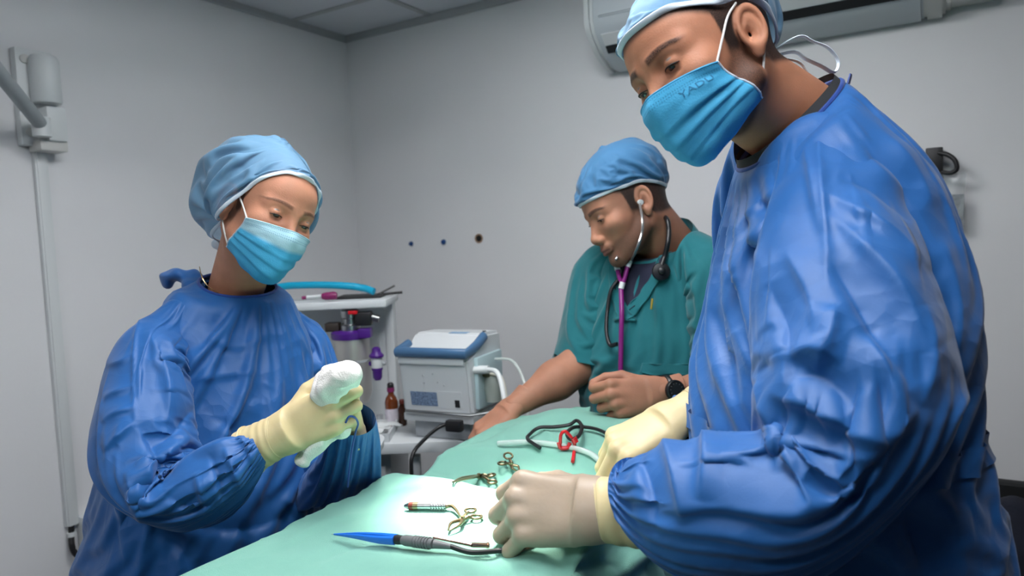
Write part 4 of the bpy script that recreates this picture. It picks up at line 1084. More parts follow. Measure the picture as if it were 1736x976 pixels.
# gauze wad held in both hands
gz = P(572, 662, 1.10)
def gauze_fn(p):
    d = ell(p, P(583, 636, 1.085), (.030, .026, .022)); d = smin(d, ell(p, P(560, 655, 1.10), (.026, .026, .026)), .02)
    d = smin(d, rc(p, P(555, 670, 1.115), P(535, 745, 1.12), .022, .018), .02); d = smin(d, rc(p, P(535, 745, 1.12), P(515, 778, 1.115), .020, .011), .02)
    d = smin(d, rc(p, P(560, 715, 1.13), P(580, 730, 1.12), .016, .014), .015)
    q = p*60; n = np.sin(q[:, 0]*1.7+2*np.sin(q[:, 1]*1.3))*np.sin(q[:, 1]*2.1+1.5*np.sin(q[:, 2]*1.9))*np.sin(q[:, 2]*1.6+1.2*np.sin(q[:, 0]*2.3))
    return d+n*.004
c_ = P(550, 700, 1.11); V, F = sdf_mesh(gauze_fn, c_-.13, c_+.13, .0025)
m_gauze = mat('white gauze', (236, 232, 226), .95, bump=.6, bscale=420, sss=.2, sssr=(1, 1, 1), sssc=.005)
tag(mesh_obj('gauze_wad', V, F, m_gauze), 'crumpled white gauze swab in the gloved hands of the woman', 'gauze')
# ================================================================== the man at the back
V_fwd = unit(CV(-.70, 0, -.71)*np.array([1, 1, 0])); V_lat = np.cross(UP, V_fwd)       # V_lat points to his left
vc = P(1125, 800, 1.74)
vet = thing('person', (vc[0], vc[1], 0), 'man in teal scrubs and blue cap at the far end of the table', 'person', 'surgical team')
hipV = P(1125, 800, 1.76)
VSh_R = P(1008, 462, 1.82); VEl_R = P(978, 622, 1.74); VWr_R = P(866, 692, 1.67)
VSh_L = P(1225, 470, 1.60); VEl_L = P(1240, 668, 1.52); VWr_L = P(1112, 664, 1.47)
V_rings = [ring(1122, 404, 1.725, .074, .066, -.75, 0), ring(1120, 416, 1.725, .098, .080, -.55, 0), ring(1116, 432, 1.725, .148, .095, -.32, 0), ring(1112, 465, 1.72, .186, .118, -.12, 0),
           ring(1106, 540, 1.72, .196, .138, 0, 0), ring(1104, 620, 1.73, .192, .140, 0, 0), ring(1110, 700, 1.74, .19, .140, 0, 0), ring(1118, 780, 1.75, .200, .150, 0, 0), (P(1118, 780, 1.75)-UP*.14, .205, .155, 0, 0)]
V1, F1, A1 = make_head(None, HV, h=.0021)
chestV = P(1110, 540, 1.73)
bodyc = [(P(1122, 470, 1.74), chestV, .07, .09), (P(1060, 480, 1.79), P(1180, 480, 1.65), .05, .05), (chestV, hipV, .11, .11), (hipV+V_lat*.07, hipV-V_lat*.07, .10, .10)]+legs(hipV, V_lat, V_fwd)
def arm_mesh(sh, el, wr, fr, side, flex, thumb, scale):
    Vh, Fh, fg = hand_mesh(fr, side, flex, thumb, scale, 0, .055, h=.0021)
    mid = el+(wr-el)*.32
    def fn(p):
        d = rc(p, sh, sh+(el-sh)*.72, .020, .036); d = smin(d, rc(p, sh+(el-sh)*.72, el, .036, .041), .03)
        d = smin(d, rc(p, el, mid, .040, .044), .03); d = smin(d, rc(p, mid, wr-unit(wr-el)*.01, .044, .0265), .03); return d
    ab = np.array([sh, el, wr]); Va, Fa = sdf_mesh(fn, ab.min(0)-.08, ab.max(0)+.08, .005)
    return [(relax(Va, Fa, 2, .5), Fa, None), (relax(Vh, Fh, 1, .4), Fh, None)]
vfR = frame_of(VWr_R, CV(-.72, -.58, -.36), CV(-.35, .80, -.45))
vfL = frame_of(VWr_L, CV(-.96, -.10, -.12), CV(-.05, .25, -.96))
relaxd = dict(index=(6, 22, 22, 12), middle=(2, 25, 25, 12), ring=(-2, 28, 28, 12), little=(-8, 32, 28, 12))
fist = dict(index=(2, 46, 62, 30), middle=(0, 56, 70, 35), ring=(-2, 62, 74, 38), little=(-6, 66, 74, 40))
aR = arm_mesh(VSh_R, VEl_R, VWr_R, vfR, 'R', relaxd, [(.75, .55, -.3), (.9, .3, -.3), (.95, .1, -.2)], 1.0)
aL = arm_mesh(VSh_L, VEl_L, VWr_L, vfL, 'L', fist, [(.75, .50, -.45), (.95, .05, -.3), (.95, -.25, -.2)], 1.02)
V, F, A = join_parts([(V1, F1, A1), coarse_body(bodyc)]+aR+aL)
bV = mesh_obj('body', V, F, m_skinV, vet, attrs=A); lashes(HV, bV, m_lash)
X, conesV, _ = gown_body(V_rings, V_lat, V_fwd, M=90, N=128, fh=1.05, fa=1.05, steps=70, seed=24)
gV = cloth_obj('scrub_top', X, m_teal, vet); tag(gV, 'teal short-sleeved scrub top')
ctV = [(P(1110, 480, 1.73), P(1110, 720, 1.75), .09, .11)]
XA = sleeve([P(1062, 445, 1.79), P(1018, 458, 1.82), P(1003, 500, 1.81), P(996, 560, 1.785), P(990, 606, 1.765)], [.075, .085, .090, .088, .086], 50, 72, fa=1.06, cones=ctV, steps=60, seed=25, gather=1, pin_end=False, arm_r=.062)
s1 = cloth_obj('sleeve', XA, m_teal, gV)
XB = sleeve([P(1170, 445, 1.65), P(1218, 458, 1.60), P(1232, 510, 1.57), P(1238, 570, 1.55), P(1240, 615, 1.53)], [.075, .085, .090, .088, .086], 50, 72, fa=1.06, cones=ctV, steps=60, seed=26, gather=1, pin_end=False, arm_r=.062)
cloth_obj('sleeve', XB, m_teal, gV)
W = make_cap(HV, [(0, .048), (40, .044), (75, .036), (92, .034), (112, .022), (140, .002), (180, -.010), (220, .002), (248, .022), (268, .034), (285, .036), (320, .044)],
             [((0, -.030, .075), (.086, .098, .072))], off=.008, ripple=1.05, seed=31)
cap_objs(W, HV, m_cap2, m_band, vet)
shoes(hipV, V_lat, V_fwd, vet)
# V neck with navy undershirt, chest pocket and pen
Xs = X; Mv, Nv = Xs.shape[:2]
du = np.roll(Xs, -1, 1)-np.roll(Xs, 1, 1); dv = np.gradient(Xs, axis=0); nrm = np.cross(du, dv); nrm /= np.linalg.norm(nrm, axis=2, keepdims=True)+1e-9
cc = Xs.mean(1, keepdims=True); 
if ((Xs-cc)*nrm).sum() < 0: nrm = -nrm
def patch(i0, i1, jl, jr, off, name, m, parent, subsurf=1):
    """strip of cloth lying on the garment: rows i0..i1, columns jl(i)..jr(i)"""
    K = 16; V = []; rows = np.linspace(i0, i1, 18)
    for i in rows:
        for k in range(K):
            j = jl(i)+(jr(i)-jl(i))*k/(K-1); a, b = int(math.floor(i)), int(math.floor(j)); fa, fb = i-a, j-b
            g = lambda A: (A[a, b % Nv]*(1-fa)*(1-fb)+A[min(a+1, Mv-1), b % Nv]*fa*(1-fb)+A[a, (b+1) % Nv]*(1-fa)*fb+A[min(a+1, Mv-1), (b+1) % Nv]*fa*fb)
            V.append(g(Xs)+g(nrm)*off)
    V = np.array(V); Vs = V.reshape(18, K, 3).copy()
    for _ in range(4): Vs[1:-1, 1:-1] = (Vs[:-2, 1:-1]+Vs[2:, 1:-1]+Vs[1:-1, :-2]+Vs[1:-1, 2:])/4
    o = mesh_obj(name, Vs.reshape(-1, 3), grid_faces(18, K, False), m, parent, subsurf=subsurf); sd = o.modifiers.new('thick', 'SOLIDIFY'); sd.thickness = .0016; sd.offset = 0
    return o, Vs
jc = Nv/4; kV = Mv*.20
patch(0, kV, lambda i: jc-15*(1-i/kV)-.3, lambda i: jc+15*(1-i/kV)+.3, .0035, 'undershirt', m_navy, gV)
for sgn in (-1, 1):
    patch(0, kV+2.5, lambda i: jc+sgn*15*(1-i/(kV+1))-2.2, lambda i: jc+sgn*15*(1-i/(kV+1))+2.2, .0060, 'neck_band', m_teal, gV)
patch(Mv*.36, Mv*.60, lambda i: jc-22, lambda i: jc-6, .0060, 'chest_pocket', m_teal, gV)
patch(Mv*.36, Mv*.39, lambda i: jc-22.3, lambda i: jc-5.7, .0085, 'pocket_hem', m_teal, gV)
_allv = np.vstack([Xs.reshape(-1, 3), XA.reshape(-1, 3)])
_cz = (_allv-CAM) @ CR; _sx = IMW/2+FPX*_cz[:, 0]/_cz[:, 2]; _sy = IMH/2-FPX*_cz[:, 1]/_cz[:, 2]
def on_chest(px, py, lift=.006):
    d = (_sx-px)**2+(_sy-py)**2; k = d < 14**2
    dd = _cz[k, 2].min() if k.any() else _cz[np.argsort(d)[:6], 2].min()
    return P(px, py, dd-lift)
pn = thing('pen', on_chest(1105, 512), 'gold pen clip showing at the chest pocket of the teal scrubs', 'pen')
MB().tube([on_chest(1106, 506, .012), on_chest(1104, 524, .012)], .0028, 8).build('clip', mat('gold pen', (196, 170, 80), .3, metal=1.0), pn, smooth=True)
# purple stethoscope in his ears
m_ster = mat('stethoscope metal', (196, 198, 198), .3, metal=.9); m_pur = mat('purple stethoscope tube', (122, 20, 110), .4); m_blk = mat('black stethoscope tube', (18, 20, 24), .4)
ear = to_world(np.array([-.079, .0, -.008]), HV)
st1 = thing('stethoscope', on_chest(1053, 560), 'purple stethoscope hanging from the ears of the man in teal scrubs', 'stethoscope', 'stethoscopes')
MB().tube([ear+CV(0, .002, .004), ear+CV(.002, 0, -.006)], [.005, .0065], 10).build('ear_tip', m_white, st1, smooth=True)
MB().tube(spline([ear, P(1089, 372, 1.535), P(1088, 395, 1.53), P(1080, 420, 1.53), on_chest(1071, 440, .02), on_chest(1066, 447, .014)], 8), .0030, 8).build('ear_tube', m_ster, st1, smooth=True)
MB().tube(spline([P(1050, 430, 1.66), P(1045, 438, 1.62), on_chest(1045, 444, .016), on_chest(1046, 450, .014)], 8), .0030, 8).build('ear_tube', m_ster, st1, smooth=True)
for a_, b_ in (((1068, 441), (1064, 452)), ((1045, 447), (1047, 457)), ((1056, 478), (1053, 489))): MB().tube([on_chest(*a_, .014), on_chest(*b_, .012)], .0068, 10).build('connector', m_white, st1, smooth=True)
MB().tube(spline([on_chest(1064, 452, .012), on_chest(1060, 468, .011), on_chest(1056, 480, .010)], 6), .0052, 10).build('branch_tube', m_pur, st1, smooth=True)
MB().tube(spline([on_chest(1047, 457, .012), on_chest(1050, 470, .011), on_chest(1055, 481, .010)], 6), .0052, 10).build('branch_tube', m_pur, st1, smooth=True)
MB().tube(spline([on_chest(1053, 487, .010), on_chest(1054, 530, .009), on_chest(1053, 580, .009), on_chest(1052, 640, .012), on_chest(1051, 700, .012)], 8), .0058, 10).build('main_tube', m_pur, st1, smooth=True)
# black stethoscope slung round his neck
st2 = thing('stethoscope', on_chest(1120, 450), 'black stethoscope slung round the neck over teal scrubs', 'stethoscope', 'stethoscopes')
MB().tube(spline([P(1122, 366, 1.68), P(1131, 372, 1.615), P(1134, 392, 1.60), P(1132, 412, 1.59), on_chest(1127, 434, .012), on_chest(1122, 450, .012)], 8), .0056, 10).build('tube', m_blk, st2, smooth=True)
cpc = on_chest(1121, 460, .012); fc = frame_of(cpc, RT, -FW+UP*.2)
MB().lathe([(.012, -.010), (.020, -.007), (.021, .0), (.019, .004), (.010, .006)], 28, fc).build('chest_piece', m_blk, st2, smooth=True); MB().lathe([(.008, .006), (.008, .012), (.005, .014)], 20, fc).build('stem_cap', m_blk, st2, smooth=True)
MB().tube(spline([on_chest(1058, 440, .010), on_chest(1050, 470, .008), on_chest(1036, 492, .008), on_chest(1030, 525, .008), on_chest(1028, 560, .008), on_chest(1034, 584, .010), on_chest(1046, 583, .012)], 8), .0048, 10).build('tube', m_blk, st2, smooth=True)
# wristwatch on his left arm
axw = unit(VWr_L-VEl_L); wc = VWr_L-axw*.026; dn = CV(-.05, .25, -.96); fw_ = frame_of(wc, axw, dn)
wt_ = thing('wristwatch', wc, 'black wristwatch with round dial on the forearm of the man in teal', 'watch')
ang = np.linspace(0, 2*math.pi, 36, endpoint=False); V = []
for x_ in (-.010, .010):
    for rr_ in (.0, .003):
        V.append(np.stack([np.full(36, x_), (.0325+rr_)*np.cos(ang), (.0290+rr_)*np.sin(ang)], 1))
V = np.array(V)[[0, 1, 3, 2, 0]].reshape(-1, 3)
mesh_obj('strap', V @ fw_[1].T+fw_[0], grid_faces(5, 36), m_blk, wt_, smooth=False)
fd = (fw_[0]+fw_[1][:, 2]*.031, fw_[1])
MB().lathe([(.020, -.004), (.0215, 0), (.0215, .006), (.019, .009), (.017, .0088)], 32, fd).build('case', m_blk, wt_, smooth=True)
MB().lathe([(.0165, .0085), (.0165, .0092)], 32, fd).build('dial', mat('dark dial', (34, 38, 42), .15, coat=.6), wt_, smooth=True)
for k_ in range(12):
    a_ = k_*math.pi/6; MB().box((.0125, -.0006, .0092), (.0150, .0006, .0096), (fd[0], fd[1] @ rotm(0, 0, math.degrees(a_)))).build('hour_mark', m_ster, wt_)
tick('vet done')
# ================================================================== operating table, drapes and instruments
TX0, TX1, TY0, TY1, TZ = -.85, -.375, .22, 1.41, 1.045
m_steel = mat('brushed steel', (170, 172, 174), .3, metal=1.0, bump=.03, bscale=300)
m_steel_d = mat('satin steel', (150, 152, 152), .38, metal=1.0)
tb = thing('operating_table', ((TX0+TX1)/2, (TY0+TY1)/2, 0), 'steel operating table with padded top hidden under the green drapes', 'table')
m_pad = mat('black padding', (40, 42, 46), .6)
MB().box((TX0+.03, TY0+.03, TZ-.10), (TX1-.03, TY1-.06, TZ-.055), bev=.01).build('pad', m_pad, tb)
MB().box((TX0+.03, TY0+.03, TZ-.14), (TX1-.03, TY1-.06, TZ-.10), bev=.006).build('table_top', m_steel_d, tb)
MB().box((-.64, .85, .10), (-.48, 1.05, TZ-.14), bev=.01).build('column', m_steel_d, tb)
MB().box((-.80, .62, 0), (-.32, 1.28, .10), bev=.015).build('base', m_steel_d, tb)
def bumpf(x, y, cx, cy, sx, sy, amp, rot=0.0):
    c, s = math.cos(rot), math.sin(rot); u = ((x-cx)*c+(y-cy)*s)/sx; v = (-(x-cx)*s+(y-cy)*c)/sy
    return amp*np.exp(-(u*u+v*v))
def h_near(x, y):
    h = TZ+.035+0*x
    h = h+bumpf(x, y, -.56, .66, .22, .30, .012)+bumpf(x, y, -.66, .92, .30, .050, .016, -.05)
    h = h+bumpf(x, y, -.40, .86, .05, .14, .030, .3)+bumpf(x, y, -.46, .62, .035, .12, .018, .9)
    h = h-bumpf(x, y, -.66, 1.035, .4, .055, .030)
    h = h+bumpf(x, y, -.60, 1.30, .20, .16, .043)+bumpf(x, y, -.72, 1.36, .07, .07, .018)+bumpf(x, y, -.44, 1.22, .07, .16, .022, .5)
    return h
def make_drape(x0, x1, y0, y1, hang, hfun, step, fh, fa, seed, steps, maxd, rnd=.03, bend=.03, noise=.002, pinf=None):
    """sheet over the table: rows along y, columns along x; overhang drops down the sides"""
    s = np.arange(x0-hang[0], x1+hang[1]+1e-6, step); t = np.arange(y0-hang[2], y1+hang[3]+1e-6, step)
    n4 = len(s)//4*4; s = s[:n4]
    S, T = np.meshgrid(s, t)
    ox = np.maximum(S-x1, 0)+np.minimum(S-x0, 0); oy = np.maximum(T-y1, 0)+np.minimum(T-y0, 0)
    r = np.sqrt(ox*ox+oy*oy)
    q = rnd*math.pi/2
    ang = np.clip(r/q, 0, 1)*math.pi/2
    out = rnd*np.sin(ang)+np.maximum(r-q, 0)*.03; down = rnd*(1-np.cos(ang))+np.maximum(r-q, 0)*.995
    dx = np.where(r > 0, ox/(r+1e-9), 0); dy = np.where(r > 0, oy/(r+1e-9), 0)
    bx, by = np.clip(S, x0, x1), np.clip(T, y0, y1)
    wav = np.maximum(r-q, 0)*.035*np.sin((S*np.abs(dy)+T*np.abs(dx))*38+seed)
    X = np.stack([bx+dx*(out+wav), by+dy*(out+wav), hfun(bx, by)-down], -1)
    M, N = X.shape[:2]
    hoop = np.full((M, N), step*fh); axial = np.full((M-1, N), step*fa)
    # where the sheet follows bumps its real length is longer
    e1 = np.linalg.norm(np.roll(X, -1, 1)-X, axis=2); e1[:, -1] = step; hoop = np.maximum(hoop, np.minimum(e1, step*1.6)*fh*.995)
    axial = np.maximum(axial, np.minimum(np.linalg.norm(X[1:]-X[:-1], axis=2), step*1.6)*fa*.995)
    def ex(Y):
        ins = (Y[:, 0] > x0) & (Y[:, 0] < x1) & (Y[:, 1] > y0) & (Y[:, 1] < y1)
        z = hfun(Y[:, 0], Y[:, 1])
        k = ins & (Y[:, 2] < z); Y[k, 2] = z[k]
        return Y
    pin = np.zeros((M, N), bool)
    return cloth(X, hoop, axial, pin, [], steps=steps, iters=2, wrap=False, seed=seed, bend=bend, noise=noise, grav=.10, extra=ex, maxd=maxd, shear=.3, vary=((.05, 5, 6, 1), (.04, 12, 14, 2)))
m_drape = fabric('green drape cloth', (118, 172, 156), .85, sheen=.1, crumple=.22, weave=.6, var=.03, cscale=9)
XD = make_drape(TX0, TX1, TY0, TY1, (.30, .42, .25, .16), h_near, .0125, 1.03, 1.03, 41, 80, .035)
D_fold = [([(470, 930), (560, 884), (650, 868)], .004, .004, .02), ([(520, 960), (600, 925), (700, 905)], -.004, .004, .02), ([(640, 838), (720, 826), (800, 822)], .006, .004, .02), ([(690, 800), (760, 770), (850, 760)], .006, .005, .02), ([(730, 760), (800, 750), (900, 700)], -.006, .005, .02), ([(860, 740), (930, 770), (1000, 775)], .008, .005, .02), ([(900, 720), (935, 745), (945, 770)], .006, .004, .016),
    ([(960, 960), (1010, 920), (1060, 900)], .010, .006, .03), ([(920, 970), (1000, 960), (1080, 930)], -.012, .008, .03), ([(1040, 985), (1090, 940), (1140, 905)], .014, .006, .03), ([(840, 970), (900, 955), (960, 930)], .006, .005, .03), ([(620, 960), (720, 965), (830, 955)], .004, .005, .03), ([(1000, 900), (1060, 920), (1130, 915)], -.010, .006, .02)]
XD = creases(upsample(XD, False), [(p_, a_*1.25, b_, c_) for p_, a_, b_, c_ in D_fold], wrap=False)
dr = cloth_obj('surgical_drape', XD, m_drape, None, wrap=False, subsurf=0)
tag(dr, 'large pale green surgical drape covering the whole operating table', 'drape')
tick('drape')
# look-up of the cloth height
_dv = XD.reshape(-1, 3); _dv = _dv[_dv[:, 2] > TZ-.02]
def zat(x, y):
    d = (_dv[:, 0]-x)**2+(_dv[:, 1]-y)**2; k = np.argsort(d)[:4]; return float(_dv[k, 2].max())
def onT(px, py, lift=0.0):
    """point on the drape seen at a pixel"""
    z = TZ+.045
    for _ in range(8):
        q = PZ(px, py, z); z = z*.4+zat(q[0], q[1])*.6
    q = PZ(px, py, z); q[2] += lift; return q
# a standing fold of a second green sheet at the far end
def flap(pts, name, label):
    tri = np.array(pts); n = 14; V = []; F = []
    for i in range(n+1):
        for j in range(n+1):
            u, v = i/n, j/n
            p = (1-u)*(1-v)*tri[0]+u*(1-v)*tri[1]+u*v*tri[2]+(1-u)*v*tri[3]
            p = p+FW*.010*math.sin(u*7+v*3)+FW*.006*math.sin(v*11-u*4); V.append(p)
    for i in range(n):
        for j in range(n): a = i*(n+1)+j; F.append((a, a+1, a+n+2, a+n+1))
    o = mesh_obj(name, V, F, m_drape, None, subsurf=1)
    sd = o.modifiers.new('thick', 'SOLIDIFY'); sd.thickness = .002
    return tag(o, label, 'drape')
flap([onT(905, 740, -.01), P(955, 695, 1.60), P(1001, 688, 1.58), onT(1000, 742, -.01)], 'drape_corner', 'upturned corner of green cloth at the far end of the table, before the teal scrubs')

# ------------------------------------------------------------------ instruments
m_blue = mat('blue instrument plastic', (24, 104, 204), .35, coat=.2)
m_grey = mat('grey instrument plastic', (98, 100, 102), .5, bump=.05)
m_black = mat('black cable', (26, 26, 28), .45)
m_red = mat('red plastic', (196, 22, 34), .35)
m_gold = mat('warm steel', (134, 122, 96), .36, metal=1.0)
m_copper = mat('warm reflecting steel', (206, 176, 160), .22, metal=1.0)
a0 = onT(567, 917, .010); a1 = onT(672, 929, .012); a2 = onT(684, 930, .012); a3 = onT(736, 937, .012); a4 = onT(765, 939, .010)
fz = thing('bipolar_forceps', a0, 'blue bipolar forceps with grey plug end and black lead lying on the drape', 'forceps')
side = unit(np.cross(a1-a0, UP))
for s in (-1, 1):
    p = [a0+side*s*.0004, a0*.6+a1*.4+side*s*.0035+UP*.001, a0*.25+a1*.75+side*s*.0050, a1+side*s*.0035]
    MB().tube(spline(p, 6), [.0007, .0024, .0038, .0042], 8, flat=1.5).build('blue_arm', m_blue, fz, smooth=True)
MB().tube(spline([a0-unit(a1-a0)*.005, a0+unit(a1-a0)*.004], 3), [.0004, .0010], 6).build('tip', m_steel, fz, smooth=True)
MB().tube([a1-unit(a2-a1)*.002, a1+unit(a2-a1)*.003, a2], [.0058, .0064, .0058], 12).build('collar', m_black, fz, smooth=True)
MB().tube([a2, a2+(a3-a2)*.08, a2*.5+a3*.5, a3], [.0060, .0072, .0072, .0062], 14).build('plug', m_grey, fz, smooth=True)
for k in range(6):
    c = a2+(a3-a2)*(.40+k*.09); e = unit(a3-a2)*.0012
    MB().tube([c-e, c+e], .0078, 14).build('grip_ring', m_grey, fz, smooth=True)
MB().tube([a3, a4], [.0060, .0036], 10).build('strain_relief', m_grey, fz, smooth=True)
cab = [a4, onT(800, 945, .007), onT(845, 942, .007), onT(880, 936, .007), onT(925, 918, .010), onT(965, 901, .014), onT(998, 896, .014), onT(1025, 901, .009), onT(1050, 903, .010), onT(1068, 902, .012)]
MB().tube(spline(cab, 10), .0034, 10).build('lead', m_black, fz, smooth=True)
t0 = onT(735, 934, .019); t1 = onT(800, 940, .013); t2 = onT(826, 938, .011)
tw = thing('scalpel_handle', t0, 'slim polished steel rod lying against the forceps lead', 'instrument')
MB().tube([t0, t1], [.0020, .0026], 10).build('shaft', m_copper, tw, smooth=True); MB().tube([t1, t1+(t2-t1)*.1, t2], [.0030, .0034, .0034], 10).build('sleeve_end', m_copper, tw, smooth=True)
MB().tube([t2, t2+(t2-t1)*.10], [.0042, .0042], 10).build('end_ring', m_copper, tw, smooth=True)
# ribbed handle
b0 = onT(686, 865, .007); b1 = onT(757, 865, .007); ax = unit(b1-b0)
rh = thing('handpiece', b0, 'ribbed steel handpiece with brown ring and hooked tip in the pool of light', 'instrument')
L_ = np.linalg.norm(b1-b0)
def seg(a, b, r0, r1, nm, m): MB().tube([b0+ax*L_*a, b0+ax*L_*(a+b)/2, b0+ax*L_*b], [r0, (r0+r1)/2, r1], 14).build(nm, m, rh, smooth=True)
seg(0, .12, .0022, .0056, 'cap', m_steel); m_brown = mat('brown ring', (104, 34, 22), .4)
seg(.12, .22, .0058, .0060, 'brown_ring', m_brown); seg(.22, .34, .0060, .0060, 'brass_ring', m_gold); seg(.34, .62, .0058, .0058, 'barrel', m_steel)
for k in range(6): seg(.62+k*.062, .62+k*.062+.036, .0063, .0063, 'rib', m_steel)
seg(.62, 1.0, .0050, .0050, 'core', m_steel_d)
hk = [b1, onT(766, 866, .008), onT(774, 872, .007), onT(780, 880, .005)]
MB().tube(spline(hk, 6), [.004, .0028, .0022, .0016], 8).build('hook', m_gold, rh, smooth=True)
def towel_clamp(tip, piv, r1, r2, label, m=m_gold):
    t = thing('towel_clamp', tip, label, 'clamp', 'towel clamps pinning the drape')
    d = unit(np.cross(piv-tip, UP))
    for s, e in ((1, r1), (-1, r2)):
        MB().tube(spline([tip+d*s*.001, tip*.5+piv*.5+d*s*.007+UP*.002, piv, piv*.5+e*.5+UP*.002, e], 6), [.0011, .0024, .0032, .0026, .0024], 8).build('arm', m, t, smooth=True)
        c = e+unit(e-piv)*.008; q = np.linspace(0, 2*math.pi, 20, endpoint=False); f1 = unit(e-piv); f2 = unit(np.cross(f1, UP))
        MB().tube(np.array([c+f1*.008*math.cos(w_)+f2*.008*math.sin(w_) for w_ in q]), .0020, 8, closed=True).build('finger_ring', m, t, smooth=True)
    MB().tube([piv-UP*.004, piv+UP*.005], .0034, 10).build('pivot', m, t, smooth=True)
towel_clamp(onT(761, 906, .006), onT(785, 888, .007), onT(795, 876, .007), onT(800, 884, .006), 'small gilt towel clamp in front of the ribbed handpiece')
towel_clamp(onT(768, 823, .006), onT(812, 813, .007), onT(826, 812, .007), onT(830, 820, .006), 'thin gilt clamp at the bright spot beyond the ribbed handpiece')
towel_clamp(onT(880, 805, .006), onT(868, 797, .010), onT(858, 795, .010), onT(864, 788, .012), 'gilt clamp standing by the knuckles of the resting gloved hand')
# glass-green clip peeking out by the fingers
e0 = onT(836, 882, .006); m_clip = mat('green clip', (120, 190, 170), .2, trans=.5)
t = thing('drape_clip', e0, 'tiny pale green clip beside the fingertips on the drape', 'clip')
MB().tube(spline([onT(850, 878, .005), onT(838, 880, .006), onT(836, 884, .006), onT(850, 887, .005)], 6), .0020, 8).build('wire', m_clip, t, smooth=True)
# far end: black cable with red clip and clear tube
Q = lambda px, py, l=.009: onT(px, py, l)
cb = [Q(1100, 790), Q(1062, 770), Q(1040, 750), Q(1015, 736), Q(990, 732, .010), Q(972, 738, .016), Q(962, 752, .020), Q(968, 764, .022), Q(982, 758, .022), Q(987, 740, .020), Q(978, 726, .016), Q(965, 730, .012), Q(940, 731), Q(915, 732), Q(900, 742), Q(895, 752), Q(916, 767)]
tag(MB().tube(spline(cb, 8), .0036, 8).build('looped_cable', m_black, smooth=True), 'thin black cable looped over itself at the far end of the drape', 'cable')
rcv = thing('cable_clip', Q(965, 760), 'red plastic clip with handles holding the looped black cable', 'clip')
_dr = float((Q(963, 757, .02)-CAM) @ _f)-.02; r1 = lambda px, py: P(px, py, _dr)
MB().tube(spline([r1(950, 752), r1(951, 737), r1(957, 731), r1(963, 735), r1(973, 747)], 6), .0032, 8).build('handle_loop', m_red, rcv, smooth=True)
MB().tube(spline([r1(947, 750), r1(951, 759), r1(963, 758), r1(966, 750)], 6), .0040, 8).build('jaw', m_red, rcv, smooth=True)
MB().tube([r1(974, 744), r1(974, 762), Q(971, 786, .004)], .0034, 8).build('stem', m_red, rcv, smooth=True)
MB().tube([r1(972, 742), r1(976, 750)], .0062, 10).build('catch', m_red, rcv, smooth=True)
m_tube = mat('clear tubing', (216, 226, 222), .25, alpha=.55, spec=.6)
tag(MB().tube(spline([onT(845, 757, .007), onT(890, 755, .007), onT(930, 758, .007), onT(975, 766, .007), onT(1003, 776, .007), onT(1020, 790, .006), onT(1040, 806, .005)], 8), .0052, 10).build('clear_tube', m_tube, smooth=True), 'clear plastic tube lying across the drape under the red clip', 'tube')
# ================================================================== things on the walls
def PX(px, py, X):
    v = P(px, py, 1.0)-CAM; return CAM+v*((X-CAM[0])/v[0])
def PY(px, py, Y):
    v = P(px, py, 1.0)-CAM; return CAM+v*((Y-CAM[1])/v[1])
m_alu = mat('grey painted arm', (150, 158, 160), .4)
# lamp bracket on the left wall
q0 = PX(22, 82, XL); q1 = PX(90, 258, XL)
z0, z1 = q1[2], q0[2]; ya, yb = PX(22, 170, XL)[1], PX(90, 170, XL)[1]; W_ = yb-ya
lb = thing('surgical_lamp', (XL, (ya+yb)/2, (z0+z1)/2), 'wall bracket and grey swivel arm of the surgical lamp on the left wall', 'lamp')
MB().box((XL, ya, z0+.01), (XL+.03, ya+W_*.95, z1), bev=.006).build('back_plate', m_white, lb, smooth=True)
zc = z0+(z1-z0)*.46
MB().lathe([(.034, zc), (.037, zc+.004), (.037, z1-.030), (.030, z1-.018)], 28, ((XL+.045, ya+W_*.62, 0), np.eye(3))).build('bearing_housing', m_white, lb, smooth=True)
MB().box((XL+.02, ya+W_*.42, z0+.02), (XL+.08, ya+W_*.92, zc-.012), bev=.006).build('bearing_block', m_white, lb, smooth=True)
MB().box((XL+.005, ya+W_*.25, z0-.006), (XL+.07, ya+W_*.95, z0+.022), bev=.005).build('lower_collar', m_white2, lb, smooth=True)
for zz in (z1-.03, z0+.045): MB().lathe([(.012, 0), (.012, .004), (.010, .005)], 16, ((XL+.03, ya+W_*.22, zz), np.array([[0, 0, 1.], [1, 0, 0], [0, 1, 0]]))).build('cover_cap', m_white2, lb, smooth=True)
ar0 = PX(70, 212, XL+.085); ar1 = P(-6, 118, 1.62); ar1e = ar0+(ar1-ar0)*2.2
MB().tube([ar0+UP*-.004, ar0, ar1, ar1e], .0175, 16).build('swivel_arm', m_alu, lb, smooth=True)
MB().tube([ar0-UP*.03, ar0+UP*.02], .022, 16).build('pivot', m_white, lb, smooth=True)
# second arm and lamp head above the table, over the top of the picture
LP = np.array([-.92, 1.22, 2.20]); AIM = onT(838, 840)
elb = ar1e
MB().tube([elb-UP*.05, elb+UP*.08], .026, 16).build('elbow', m_white, lb, smooth=True)
MB().tube(spline([elb+UP*.06, (elb+LP)/2+UP*.10, LP+UP*.12], 10), .016, 14).build('spring_arm', m_alu, lb, smooth=True)
dirn = unit(AIM-LP); fr = frame_of(LP, np.cross(dirn, [0, 1, .1]), -dirn)
MB().lathe([(.03, .10), (.05, .085), (.11, .06), (.135, .03), (.14, 0), (.132, -.004), (.120, .002), (.0, .004)], 40, fr).build('lamp_head', m_white, lb, smooth=True)
m_lens = mat('lamp lens', (255, 250, 240), .2, emit=((255, 246, 230), 40.0))
MB().lathe([(.0, -.004), (.06, -.004), (.07, -.001), (.07, .002)][::-1], 32, fr).build('lamp_lens', m_lens, lb, smooth=True)
